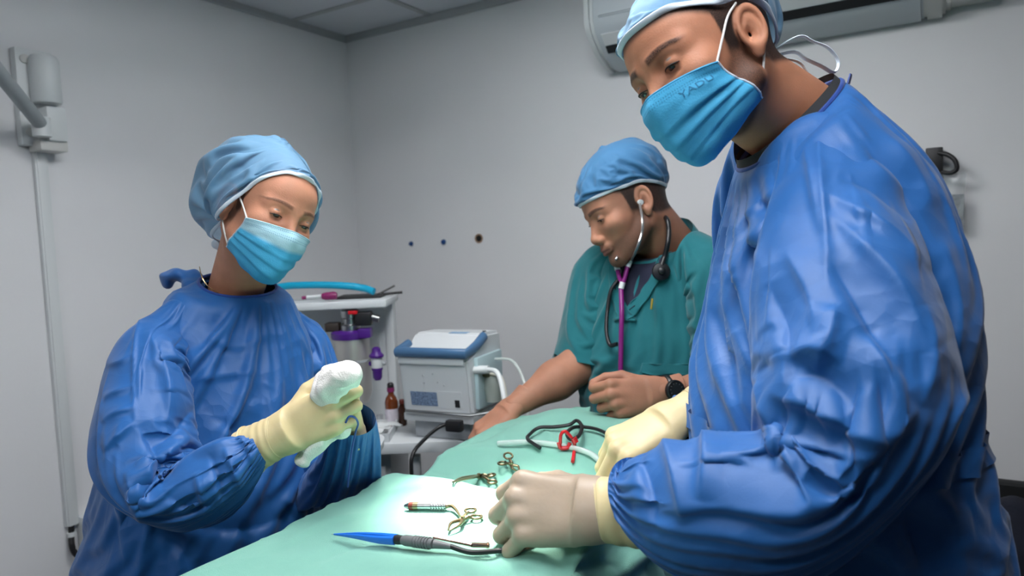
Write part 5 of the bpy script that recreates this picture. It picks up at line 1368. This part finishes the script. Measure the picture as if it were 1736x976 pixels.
sp = bpy.data.lights.new('surgical_lamp_beam', 'SPOT'); sp.energy = SPOT_W; sp.spot_size = math.radians(SPOT_DEG); sp.spot_blend = 1.0; sp.shadow_soft_size = .06; sp.color = (1.0, .95, .84)
so = bpy.data.objects.new('surgical_lamp_beam', sp); COL.objects.link(so); so.parent = lb
so.location = Vector((LP+dirn*.03).tolist())-lb.location; so.rotation_euler = Vector(dirn.tolist()).to_track_quat('-Z', 'Y').to_euler()
# cable trunking down the left wall
c0 = PX(62, 256, XL); c1 = PX(121, 888, XL); y_ = (c0[1]+c1[1])/2
trk = thing('cable_trunking', (XL, y_, c1[2]), 'long white cable trunking running down the left wall', 'trunking')
V = [(XL, c0[1]-.014, c0[2]), (XL+.016, c0[1]-.012, c0[2]), (XL+.016, c0[1]+.012, c0[2]), (XL, c0[1]+.014, c0[2])]
MB().box((XL, y_-.017, c1[2]), (XL+.016, y_+.017, c0[2]), bev=.003).build('channel', m_white, trk, smooth=True)
MB().box((XL+.014, y_-.012, c1[2]), (XL+.019, y_+.012, c0[2]), bev=.002).build('cover', m_white, trk, smooth=True)
k0 = PX(128, 874, XL); k1 = PX(170, 940, XL)
sk = thing('wall_socket', (XL, (k0[1]+k1[1])/2, k1[2]), 'white socket box at the foot of the trunking, left of the woman', 'socket')
MB().box((XL, k0[1], k1[2]), (XL+.04, k1[1]+.05, k0[2]), bev=.005).build('box', m_white, sk, smooth=True)
MB().box((XL+.038, k0[1]+.02, k1[2]+.012), (XL+.046, k1[1]+.04, k0[2]-.012), bev=.003).build('face_plate', m_white2, sk, smooth=True)
for zz in (k1[2]+.02, k0[2]-.02): MB().tube([(XL+.03, k0[1]+.006, zz), (XL+.044, k0[1]+.006, zz)], .006, 12).build('screw_cap', m_white2, sk, smooth=True)
cbl = [c1+np.array([.008, 0, .03]), PX(121, 905, XL+.012), PX(122, 925, XL+.02), PX(128, 938, XL+.025), PX(140, 944, XL+.03), PX(165, 946, XL+.03)]
cp = thing('power_cable', cbl[-1], 'black cable bending from the trunking to the white socket box', 'cable')
MB().tube(spline(cbl, 8), .008, 10).build('sheath', m_black, cp, smooth=True)
MB().tube([cbl[1]+UP*.006, cbl[1]-UP*.006], .011, 12).build('white_clip', m_white, cp, smooth=True)
# three round outlets on the back wall
for (px, py, r_, c_, nm, lab) in ((698, 413, .0085, (14, 64, 120), 'wall_plug', 'leftmost small blue plug in the back wall'), (753, 410, .0095, (14, 66, 124), 'wall_plug', 'blue plug in the back wall, between the other blue plug and the open hole'), (812, 404, .0125, (18, 16, 16), 'pipe_hole', 'round dark open hole in the back wall with a brown rim')):
    c = PY(px, py, YB); F_ = np.array([[1., 0, 0], [0, 0, -1], [0, 1, 0]])
    t = thing(nm, c, lab, 'hole' if nm == 'pipe_hole' else 'plug', None)
    if nm == 'wall_plug':
        MB().lathe([(r_*1.25, -.002), (r_*1.2, .002), (r_, .004), (r_*.9, .010), (r_*.3, .012)], 20, (c, F_)).build('plug', mat('blue plug', c_, .5), t, smooth=True)
        MB().lathe([(r_*1.5, -.002), (r_*1.5, .0015), (r_*1.2, .0025)], 20, (c, F_)).build('rim', m_white, t, smooth=True)
    else:
        MB().lathe([(r_*1.45, -.002), (r_*1.4, .003), (r_*1.0, .001), (r_*.9, .0005)], 20, (c, F_)).build('rim', mat('brown plaster rim', (150, 124, 104), .9), t, smooth=True)
        MB().lathe([(r_*.95, 0), (r_*.95, .0012)], 20, (c+np.array([0, -.0012, 0])*0, F_)).build('bore', mat('dark bore', (14, 13, 13), .9), t, smooth=True)
# air conditioner on the back wall
a_l = PY(1012, 60, YB-.10)[0]; a_r = PY(1604, 30, YB-.10)[0]; zb = PY(1340, 66, YB-.06)[2]
ac = thing('air_conditioner', ((a_l+a_r)/2, YB, zb), 'white split air conditioner high on the back wall behind the bearded man', 'air conditioner')
D_ = .20; AH = .27
prof = [(0, 0), (-.05, .0), (-.13, .035), (-.185, .085), (-.20, .12), (-.20, AH-.03), (-.18, AH), (0, AH)]
def acp(pts, x0, x1, nm, m, par=ac, bev=.006):
    fr_ = (np.array([x0, YB, zb]), np.array([[0, 0, 1.], [1, 0, 0], [0, 1, 0]])); return MB().prism(pts, 0, x1-x0, fr_, bev).build(nm, m, par, smooth=True)
m_ac = mat('air conditioner shell', (190, 198, 202), .35)
acp(prof, a_l+.03, a_r-.05, 'casing', m_ac)
acp([(p[0]*1.02-.002, p[1]) for p in prof], a_l, a_l+.03, 'end_cap', m_white, bev=.010); acp([(p[0]*1.02-.002, p[1]) for p in prof], a_r-.05, a_r, 'end_cap', m_white2, bev=.008)
acp([(-.1313, .0335), (-.1513, .0515), (-.1490, .0540), (-.1290, .0360)], a_l+.05, a_r-.065, 'outlet_slot', m_dark, bev=0)
acp([(-.1545, .0530), (-.1850, .0805), (-.1830, .0835), (-.1520, .0560)], a_l+.05, a_r-.065, 'outlet_flap', m_white, bev=.0005)
acp([(-.196, .125), (-.206, .13), (-.206, AH-.05), (-.196, AH-.04)], a_l+.05, a_r-.07, 'front_panel', m_ac, bev=.003)
MB().box((a_r-.042, YB-.150, zb+.045), (a_r-.014, YB-.144, zb+.052)).build('badge', m_alu, ac)
dct = thing('pipe_duct', (a_r, YB, zb+.03), 'beige pipe duct leaving the right end of the air conditioner', 'duct')
d_r = PY(1697, 8, YB-.05)[0]
MB().box((a_r, YB-.085, zb+.02), (d_r, YB, zb+.13), bev=.012).build('cover', m_white2, dct, smooth=True); MB().box((a_r, YB-.09, zb+.016), (a_r+.012, YB, zb+.134), bev=.003).build('joint', m_white2, dct, smooth=True)
# hook and clear bag behind the bearded man's back
hk_ = thing('wall_hook', PY(1606, 270, YB), 'black plastic hook on the back wall behind the blue shoulder', 'hook')
w0 = lambda px, py, o=.06: PY(px, py, YB-o)
MB().tube(spline([w0(1597, 292, .05), w0(1612, 293, .06), w0(1622, 286, .065), w0(1619, 272, .065), w0(1606, 262, .06), w0(1590, 259, .05)], 8), .0060, 10).build('hook_arm', m_black, hk_, smooth=True)
pq = PY(1584, 275, YB); MB().box((pq[0]-.02, YB-.055, pq[2]-.03), (pq[0]+.02, YB, pq[2]+.035), bev=.004).build('mount', m_black, hk_, smooth=True)
bg = thing('plastic_bag', w0(1620, 390), 'clear plastic packet with grey print hanging from the black hook', 'bag')
m_clear = mat('clear film', (205, 212, 214), .15, alpha=.22, spec=.8, bump=.5, bscale=60)
pts = [w0(1600, 296, .05), w0(1638, 292, .05), w0(1634, 345, .045), w0(1630, 395, .04), w0(1600, 400, .04)]
V = []; F = []
tl, tr_, br_, bl = pts[0], pts[1], pts[3], pts[4]
for layer in (0, 1):
    b_ = len(V)
    for i in range(13):
        for j in range(9):
            u, v = j/8, i/12; p = (tl*(1-u)+tr_*u)*(1-v)+(bl*(1-u)+br_*u)*v
            V.append(p+np.array([0, (1 if layer else -1)*.008*math.sin(math.pi*u)*math.sin(math.pi*min(1, v*1.2+.05))+.004*math.sin(v*9+u*5), 0]))
    for i in range(12):
        for j in range(8): a = b_+i*9+j; F.append((a, a+1, a+10, a+9))
mesh_obj('film', V, F, m_clear, bg)
MB().box((0, 0, 0), (.028, .002, .085), (bl*.55+br_*.45+UP*.02, np.eye(3))).build('insert', mat('printed insert', (136, 142, 146), .6, var=.25, vscale=90), bg)
# dark jacket over a chair, bottom right
jx = P(1745, 900, 1.62)
ch = thing('chair', (jx[0], jx[1], 0), 'chair in the bottom right corner hidden under the dark jacket', 'chair')
cx, cy = jx[0], jx[1]
MB().box((cx-.2, cy-.2, .43), (cx+.2, cy+.2, .47), bev=.01).build('seat', m_dark, ch); MB().box((cx-.19, cy+.17, .55), (cx+.19, cy+.20, .84), bev=.01).build('backrest', m_dark, ch)
for sx in (-1, 1):
    for sy in (-1, 1): MB().tube([(cx+sx*.18, cy+sy*.18, 0), (cx+sx*.17, cy+sy*.175, .5 if sy < 0 else .84)], .013, 10).build('leg', m_steel_d, ch, smooth=True)
def jac(p):
    d = rc(p, P(1712, 905, 1.66), P(1800, 900, 1.66), .07, .08); d = smin(d, rc(p, P(1712, 940, 1.64), P(1720, 1200, 1.62), .07, .10), .05)
    d = smin(d, rc(p, P(1790, 930, 1.66), P(1800, 1200, 1.64), .08, .10), .05); d = smin(d, sph(p, P(1722, 862, 1.66), .030), .02); d = smin(d, sph(p, P(1690, 872, 1.66), .022), .02); d = smin(d, sph(p, P(1765, 858, 1.68), .034), .02)
    for lo_, hi_ in (((cx-.2, cy-.2, .43), (cx+.2, cy+.2, .47)), ((cx-.19, cy+.17, .55), (cx+.19, cy+.20, .84)), ((cx-.2, cy-.2, 0), (cx-.16, cy+.2, .85)), ((cx+.16, cy-.2, 0), (cx+.2, cy+.2, .85))):
        lo_, hi_ = np.array(lo_)-.012, np.array(hi_)+.012; d = np.maximum(d, -np.max(np.maximum(lo_-p, p-hi_), axis=1))
    q = p*34; return d+.006*np.sin(q[:, 0]*1.3+q[:, 2]*.4+np.sin(q[:, 1]*1.7))*np.sin(q[:, 2]*.8+q[:, 1])
c_ = P(1755, 1020, 1.66); V, F = sdf_mesh(jac, c_-.36, c_+.36, .008)
tag(mesh_obj('jacket', V, F, mat('black jacket fleece', (20, 24, 38), .95, bump=.5, bscale=160)), 'dark navy jacket heaped over the chair in the bottom right corner', 'jacket')

# ================================================================== anaesthesia machine, left of centre
def E_(px, py, d): return P(px, py, d)
DM = 2.12
ma = E_(560, 700, DM); base = np.array([ma[0], ma[1], 0.0])
FR = lambda o: (np.asarray(o, float), np.stack([RT, FW, UP], 1))     # local: x right, y away, z up
def loc(p): return np.array([(p-base)@RT, (p-base)@FW, p[2]])
m_mach = mat('machine enamel', (206, 210, 212), .4); m_mach2 = mat('machine grey', (168, 172, 176), .45); m_purple = mat('purple fitting', (72, 26, 122), .4); m_mag = mat('magenta cap', (130, 30, 92), .45)
zt = lambda py, d: P(560, py, d)[2]
xl = lambda px, d: loc(P(px, 600, d))[0]
an = thing('anaesthesia_machine', base, 'white anaesthesia trolley with back panel and worktop behind the woman in blue', 'trolley')
fr0 = FR(base)
z_top, z_wt = zt(512, DM), zt(722, DM-.05)
xa, xb = xl(455, DM), xl(664, DM)
MB().box((xa, .06, z_wt), (xb, .10, z_top), fr0, .006).build('back_panel', m_mach, an, smooth=True)
MB().box((xa, .04, z_wt-.02), (xa+.03, .11, z_top+.02), fr0, .006).build('side_post', m_mach2, an, smooth=True); MB().box((xb-.022, .05, z_wt-.02), (xb+.004, .11, z_top-.01), fr0, .005).build('side_post', m_mach, an, smooth=True)
MB().box((xa-.01, -.10, z_top-.012), (xb+.012, .12, z_top+.010), fr0, .006).build('top_shelf', m_mach, an, smooth=True)
MB().box((xa-.02, -.26, z_wt-.03), (xb+.30, .12, z_wt), fr0, .006).build('worktop', m_mach, an, smooth=True)
MB().box((xb+.16, -.16, .0), (xb+.28, -.06, z_wt-.03), fr0, .01).build('support_leg', m_mach, an, smooth=True)
MB().box((xb+.08, -.22, z_wt-.17), (xb+.10, -.19, z_wt-.05), fr0, .004).build('bracket', m_mach, an, smooth=True)
MB().box((xa, -.20, .16), (xb+.02, .10, z_wt-.03), fr0, .008).build('cabinet', m_mach2, an, smooth=True)
for k in range(3):
    zz = z_wt-.06-(k+1)*.17
    dw = MB().box((xa+.015, -.212, zz), (xb+.005, -.20, zz+.155), fr0, .004).build('drawer', m_mach, an, smooth=True)
    MB().box((xa+.10, -.228, zz+.11), (xb-.08, -.212, zz+.125), fr0, .004).build('handle', m_mach2, dw, smooth=True)
for sx in (xa+.04, xb-.02):
    for sy in (-.17, .07):
        MB().lathe([(.012, .16), (.012, .09), (.03, .085), (.032, .07), (.034, .03), (.026, .0)], 16, FR(base+RT*sx+FW*sy)).build('castor', m_black, an, smooth=True)
MB().tube([base+RT*(xb-.04)+FW*(-.02)+UP*(z_wt), base+RT*(xb-.04)+FW*-.02+UP*(z_wt+.02)], .01, 8).build('stud', m_mach2, an)
# vaporiser
m_vap = mat('satin nickel', (186, 184, 180), .35, metal=.55)
vp = E_(602, 688, DM-.06); vp[2] = z_wt+.07
va = thing('vaporiser', vp, 'steel vaporiser cylinder with purple bands on the white back panel', 'vaporiser')
r_ = .052; zz0, zz1 = zt(665, DM-.06), zt(572, DM-.06)
fv = FR(np.array([vp[0], vp[1], 0]))
MB().lathe([(r_*.8, zz0-.03), (r_, zz0), (r_, zz1), (r_*.9, zz1+.004)], 36, fv).build('cylinder', m_vap, va, smooth=True)
MB().lathe([(r_*1.05, zz1-.002), (r_*1.08, zz1+.004), (r_*1.08, zz1+.016), (r_*.9, zz1+.022)], 36, fv).build('purple_band', m_purple, va, smooth=True)
MB().lathe([(r_*1.03, zz0+.09), (r_*1.03, zz0+.096)], 36, fv).build('ring', m_mach2, va, smooth=True)
MB().lathe([(.030, zz1+.02), (.030, zz1+.036), (.022, zz1+.040), (.022, zz1+.055), (.026, zz1+.058), (.026, zz1+.078), (.018, zz1+.084)], 24, fv).build('dial', m_steel, va, smooth=True)
MB().box((.030, -.05, zz1+.002), (.066, -.01, zz1+.028), fv, .003).build('purple_block', m_purple, va, smooth=True)
MB().box((-.07, -.02, zz1+.02), (-.03, .02, zz1+.045), fv, .004).build('left_block', mat('brown black fitting', (48, 40, 34), .5), va, smooth=True)
bt = MB().box((.020, -.035, zz1+.035), (.068, .0, zz1+.075), fv, .006).build('black_valve', m_black, va, smooth=True); MB().box((.004, -.04, zz1+.070), (.030, -.02, zz1+.080), fv, .002).build('red_tab', m_red, va, smooth=True)
MB().tube([base*0+np.array([vp[0], vp[1], zz1+.058])+RT*.068-FW*.02, np.array([vp[0], vp[1], zz1+.052])+RT*.088-FW*.02], .010, 12).build('valve_spindle', m_steel_d, va, smooth=True)
# purple filler beside it
fl = E_(639, 616, DM-.09)
ff = thing('filler_cap', fl, 'purple and white keyed filler fitting beside the steel cylinder', 'fitting')
ffr = FR(fl)
MB().lathe([(.008, -.048), (.013, -.040), (.014, -.020), (.016, -.018), (.016, -.012)], 20, ffr).build('lower_cap', m_purple, ff, smooth=True)
MB().lathe([(.015, -.012), (.016, -.006), (.016, .014), (.015, .018)], 20, ffr).build('white_body', m_mach, ff, smooth=True)
MB().lathe([(.020, .018), (.021, .024), (.016, .030), (.013, .034), (.012, .044), (.006, .048)], 20, ffr).build('upper_cap', m_purple, ff, smooth=True)
MB().tube([fl+RT*.016+UP*.0, fl+RT*.026], .006, 10).build('side_stud', m_mach2, ff, smooth=True); MB().tube([fl-RT*.014, fl-RT*.020+FW*.004], .007, 10).build('bracket', m_purple, ff, smooth=True)
# tray and mess on the top shelf
tp = base+RT*((xa+xb)/2+.10)+FW*.02+UP*(z_top+.0105)
mt = thing('black_tray', tp, 'flat black tray with sticking-out ends on top of the trolley shelf', 'tray')
MB().box((-.065, -.05, 0), (.070, .06, .007), FR(tp), .002).build('plate', m_black, mt, smooth=True)
MB().tube([tp+RT*.05+UP*.006, tp+RT*.10+UP*.030+FW*.02], .003, 8).build('prong', m_black, mt); MB().tube([tp+RT*.05+UP*.006, tp+RT*.125+UP*.010], .004, 8).build('prong', m_black, mt)
h0 = E_(470, 492, DM-.04)
hs = thing('breathing_hose', h0, 'thick turquoise breathing hose curving over the top of the trolley', 'hose')
hp = spline([E_(440, 496, DM-.02), E_(475, 486, DM-.03), E_(520, 483, DM-.04), E_(580, 484, DM-.05), E_(615, 488, DM-.05), E_(634, 494, DM-.06)], 24)
MB().tube(hp, .0105, 14).build('hose_wall', mat('turquoise hose', (0, 158, 196), .4), hs, smooth=True)
pc = E_(563, 505, DM-.10); sy_ = thing('syringe', pc, 'white syringe with a purple end lying on the trolley shelf', 'syringe')
MB().tube([E_(520, 504, DM-.10), E_(548, 502, DM-.10)], .006, 12).build('barrel', m_mach, sy_, smooth=True); MB().tube([E_(546, 502, DM-.10), E_(552, 502, DM-.10), E_(566, 501, DM-.10), E_(571, 501, DM-.10)], [.008, .011, .012, .009], 14).build('bulb', m_mag, sy_, smooth=True)
MB().tube([E_(512, 505, DM-.10), E_(522, 504, DM-.10)], .005, 10).build('plunger', m_mag, sy_, smooth=True)
# worktop things: tray with packets, bottle
wt = lambda px, d: base+RT*xl(px, d)+UP*(z_wt)
tr0 = np.array([*(E_(622, 705, DM-.16))[:2], z_wt])
ty = thing('instrument_tray', tr0, 'shallow white tray holding clear packets on the trolley worktop', 'tray')
t_ = MB(); 
t_.box((-.10, -.09, 0), (.075, .07, .004), FR(tr0), .001)
for bx in (((-.10, -.09, .004), (.075, -.084, .022)), ((-.10, .064, .004), (.075, .07, .022)), ((-.10, -.084, .004), (-.094, .064, .022)), ((.069, -.084, .004), (.075, .064, .022))): t_.box(*bx, FR(tr0))
t_.build('dish', m_mach, ty)
m_pack = mat('packet film', (226, 230, 230), .25, bump=.8, bscale=70, alpha=.85)
for k in range(6):
    c = tr0+RT*(-.07+.024*k)+FW*(-.03+.035*(k % 2))+UP*.012; n = 7; V = []; F = []
    for i in range(n):
        for j in range(n):
            u, v = i/(n-1)-.5, j/(n-1)-.5; a = k*1.1
            V.append(c+RT*(u*math.cos(a)-v*math.sin(a))*.07+FW*(u*math.sin(a)+v*math.cos(a))*.05+UP*(.012*math.exp(-6*(u*u+v*v))+.004*math.sin(9*u+5*v+k)+k*.002))
    for i in range(n-1):
        for j in range(n-1): F.append((i*n+j, i*n+j+1, (i+1)*n+j+1, (i+1)*n+j))
    o = mesh_obj('sterile_packet', V, F, m_pack, None, subsurf=1); tag(o, 'clear crinkled sterile packet in the white tray on the trolley', 'packet', 'sterile packets in the tray')
bo = np.array([*(E_(664, 690, DM-.08))[:2], z_wt]); bt = thing('medicine_bottle', bo, 'amber glass bottle with purple cap and white label beside the monitor', 'bottle')
m_amber = mat('amber glass', (112, 52, 16), .12, coat=.5, spec=.7)
MB().lathe([(.017, 0), (.019, .003), (.019, .070), (.016, .082), (.009, .092), (.008, .104)], 24, FR(bo)).build('glass', m_amber, bt, smooth=True)
MB().lathe([(.0195, .012), (.0197, .012), (.0197, .052), (.0195, .052)], 24, FR(bo)).build('paper_label', mat('paper label', (218, 210, 220), .8, var=.1, vscale=120), bt, smooth=True)
MB().lathe([(.0105, .100), (.0108, .102), (.0108, .112)], 20, FR(bo)).build('purple_collar', m_mag, bt, smooth=True); MB().lathe([(.0095, .112), (.0095, .122), (.006, .126)], 20, FR(bo)).build('cap', m_black, bt, smooth=True)
b2 = np.array([*(E_(682, 694, DM-.08))[:2], z_wt]); b2t = thing('medicine_vial', b2, 'slim dark brown vial between the amber bottle and the monitor', 'vial')
MB().lathe([(.010, 0), (.012, .003), (.012, .050), (.007, .060), (.007, .066)], 20, FR(b2)).build('glass', mat('dark brown glass', (66, 34, 18), .15, coat=.4), b2t, smooth=True); MB().lathe([(.008, .064), (.008, .074), (.006, .076)], 20, FR(b2)).build('cap', m_brown, b2t, smooth=True)
# round side table edge and dark shelf under it
st = E_(620, 765, 1.66); stb = thing('side_tray', (st[0], st[1], 0), 'round-cornered white tray on a pole between the woman and the table', 'tray')
fs = FR((st[0], st[1], 0)); pr = []
for k in range(24):
    a = 2*math.pi*k/24; pr.append((.055*math.copysign(abs(math.cos(a))**.6, math.cos(a))-.02, .10*math.copysign(abs(math.sin(a))**.6, math.sin(a))))
MB().prism(pr, st[2]-.004, st[2]+.008, fs).build('plate', m_mach, stb); MB().prism([(x*1.06, y*1.04) for x, y in pr], st[2]+.008, st[2]+.014, fs).build('rim', m_mach, stb)
MB().tube([(st[0], st[1], .03), (st[0], st[1], st[2])], .016, 12).build('pole', m_mach2, stb, smooth=True); MB().lathe([(.09, 0), (.09, .02), (.03, .035)], 24, fs).build('foot', m_mach2, stb, smooth=True)
sh = E_(578, 835, 1.80); shf = thing('foot_switch_shelf', (sh[0], sh[1], 0), 'dark grey low shelf unit behind the elbow of the woman', 'shelf')
MB().box((-.06, -.08, sh[2]-.02), (.05, .08, sh[2]+.0), FR((sh[0], sh[1], 0)), .004).build('board', m_grey, shf); MB().box((.018, -.085, sh[2]-.05), (.055, -.06, sh[2]+.03), FR((sh[0], sh[1], 0)), .004).build('post', m_dark, shf)
MB().box((-.06, .05, 0), (.05, .08, sh[2]-.02), FR((sh[0], sh[1], 0)), .004).build('panel', m_mach2, shf)

# ------------------------------------------------------------------ monitor
mo = E_(742, 702, 1.86); yawm = math.radians(24)
mr = RT*math.cos(yawm)-FW*math.sin(yawm)*-1; mr = unit(RT*math.cos(yawm)-FW*math.sin(yawm)); mf = np.cross(UP, mr)   # mf points away from the front
FM = lambda o: (np.asarray(o, float), np.stack([mr, mf, UP], 1))
zb_ = mo[2]
mon = thing('ventilator', mo, 'white boxy ventilator with blue carry handle and hoses on its right side', 'monitor')
fm = FM((mo[0], mo[1], zb_)); wv = .105
bx = [(-.0, .000), (-.018, .150), (.030, .168), (.075, .205), (.185, .200), (.195, .0)]           # side profile (depth, height)
fs_ = (fm[0]-mr*wv, np.stack([mf, UP, mr], 1))
MB().prism(bx, 0, wv*2, fs_, .008).build('case', m_mach, mon, smooth=True)
hd = [fm[0]+mr*sx*wv*.98+mf*y+UP*z for sx, y, z in ((-1, .04, .178), (-1, -.020, .166), (1, -.020, .166), (1, .04, .178), (1, .085, .196))]
MB().tube(hd, .0115, 12, flat=1.2).build('carry_handle', mat('steel blue handle', (70, 108, 146), .4), mon, smooth=True)
MB().box((-wv*.96, -.0215, .135), (wv*.9, -.012, .152), fm, .003).build('front_lip', m_mach, mon, smooth=True)
def tilt_box(x0, x1, z0, z1, th, nm, m):
    k = -.018/.138
    V = []
    for y in (-.0012-th, .0008):
        for z in (z0, z1):
            for x in (x0, x1): V.append(fm[0]+mr*x+mf*(y+k*(z-.012))+UP*z)
    F = [(0, 1, 3, 2), (4, 6, 7, 5), (0, 4, 5, 1), (2, 3, 7, 6), (0, 2, 6, 4), (1, 5, 7, 3)]
    return mesh_obj(nm, V, F, m, mon, smooth=False)
tilt_box(-.076, .004, .022, .060, .0006, 'rating_label', mat('blue grey label', (112, 132, 160), .6, var=.5, vscale=220)); tilt_box(.006, .078, .018, .064, .0006, 'white_label', m_mach)
tilt_box(.056, .070, .022, .042, .0012, 'black_symbol', m_dark)
for x, z in ((-.03, .085), (.012, .088), (-.03, .105), (.03, .08), (.0, .11)): MB().tube([fm[0]+mr*x+UP*z+mf*(-.004-.13*(z-.012)), fm[0]+mr*x+UP*z+mf*(.004-.13*(z-.012))], .002, 8).build('screw', m_mach2, mon)
MB().box((.0, .08, .2035), (.055, .10, .2045), fm).build('top_logo', mat('blue print', (90, 150, 196), .5), mon); MB().tube([fm[0]+mr*.088+mf*.12+UP*.203, fm[0]+mr*.088+mf*.12+UP*.206], .005, 10).build('top_button', m_black, mon)
sp_ = MB().box((wv, .015, .015), (wv+.012, .165, .150), fm, .004).build('port_panel', mat('pale aqua panel', (176, 200, 204), .35), mon, smooth=True)
MB().lathe([(.022, -.03), (.026, 0), (.024, .028), (.014, .040)], 20, (fm[0]+mr*(wv+.034)+mf*.06+UP*.060, np.stack([mr, mf, UP], 1))).build('water_trap', mat('clear cup', (200, 208, 198), .1, alpha=.55), mon, smooth=True)
MB().tube([fm[0]+mr*(wv)+mf*.05+UP*.105, fm[0]+mr*(wv+.03)+mf*.05+UP*.105], .012, 12).build('brass_port', m_gold, mon, smooth=True)
MB().tube([fm[0]+mr*(wv)+mf*.02+UP*.118, fm[0]+mr*(wv+.04)+mf*.02+UP*.120], .011, 12).build('white_port', m_white, mon, smooth=True)
MB().tube([fm[0]-mr*wv*.9-mf*.006+UP*.006, fm[0]+mr*wv*.95-mf*.006+UP*.004, fm[0]+mr*(wv+.06)+mf*.03+UP*.012, fm[0]+mr*(wv+.10)+mf*.10+UP*.02], .004, 8).build('rail', m_steel_d, mon, smooth=True)
for k, (pts, r, m) in enumerate((([(wv+.03, .02, .120), (wv+.075, .0, .115), (wv+.105, -.03, .05), (wv+.12, -.045, -.05), (wv+.13, -.05, -.07)], .0065, m_white), ([(wv+.03, .05, .105), (wv+.07, .03, .095), (wv+.095, .0, .03), (wv+.11, -.03, -.05), (wv+.12, -.035, -.075)], .006, mat('cream hose', (206, 204, 190), .45)), ([(wv+.0, .12, .13), (wv+.07, .11, .125), (wv+.125, .06, .06), (wv+.15, .0, -.05), (wv+.165, -.04, -.10)], .004, m_tube))):
    P_ = [fm[0]+mr*a+mf*b+UP*c for a, b, c in pts]
    MB().tube(spline(P_, 10), r, 10).build('hose', m, mon, smooth=True)
# its stand: grey post and foot, plus mains lead
sd_ = thing('ventilator_stand', (mo[0], mo[1], z_wt), 'low pale grey riser under the ventilator box', 'stand')
MB().box((-.085, .02, z_wt+.001), (.085, .17, zb_-.022), FM((mo[0], mo[1], 0)), .006).build('riser', m_mach2, sd_, smooth=True); MB().box((-.105, .0, zb_-.022), (.105, .19, zb_-.001), FM((mo[0], mo[1], 0)), .004).build('platform', m_mach, sd_, smooth=True)
ml = thing('mains_lead', mo, 'black mains plug and lead hanging below the ventilator box', 'cable')
m_at = lambda x, y, z: fm[0]+mr*x+mf*y+UP*z
MB().box((.045, -.045, -.032), (.09, -.022, -.002), fm, .006).build('plug', m_black, ml, smooth=True)
MB().tube(spline([m_at(.05, -.035, -.012), m_at(.03, -.05, -.020), m_at(.018, -.09, -.035), m_at(.016, -.155, -.06), m_at(.016, -.165, -.12), m_at(.018, -.165, -.30)], 8), .0048, 10).build('lead', m_black, ml, smooth=True)
tick('equipment')
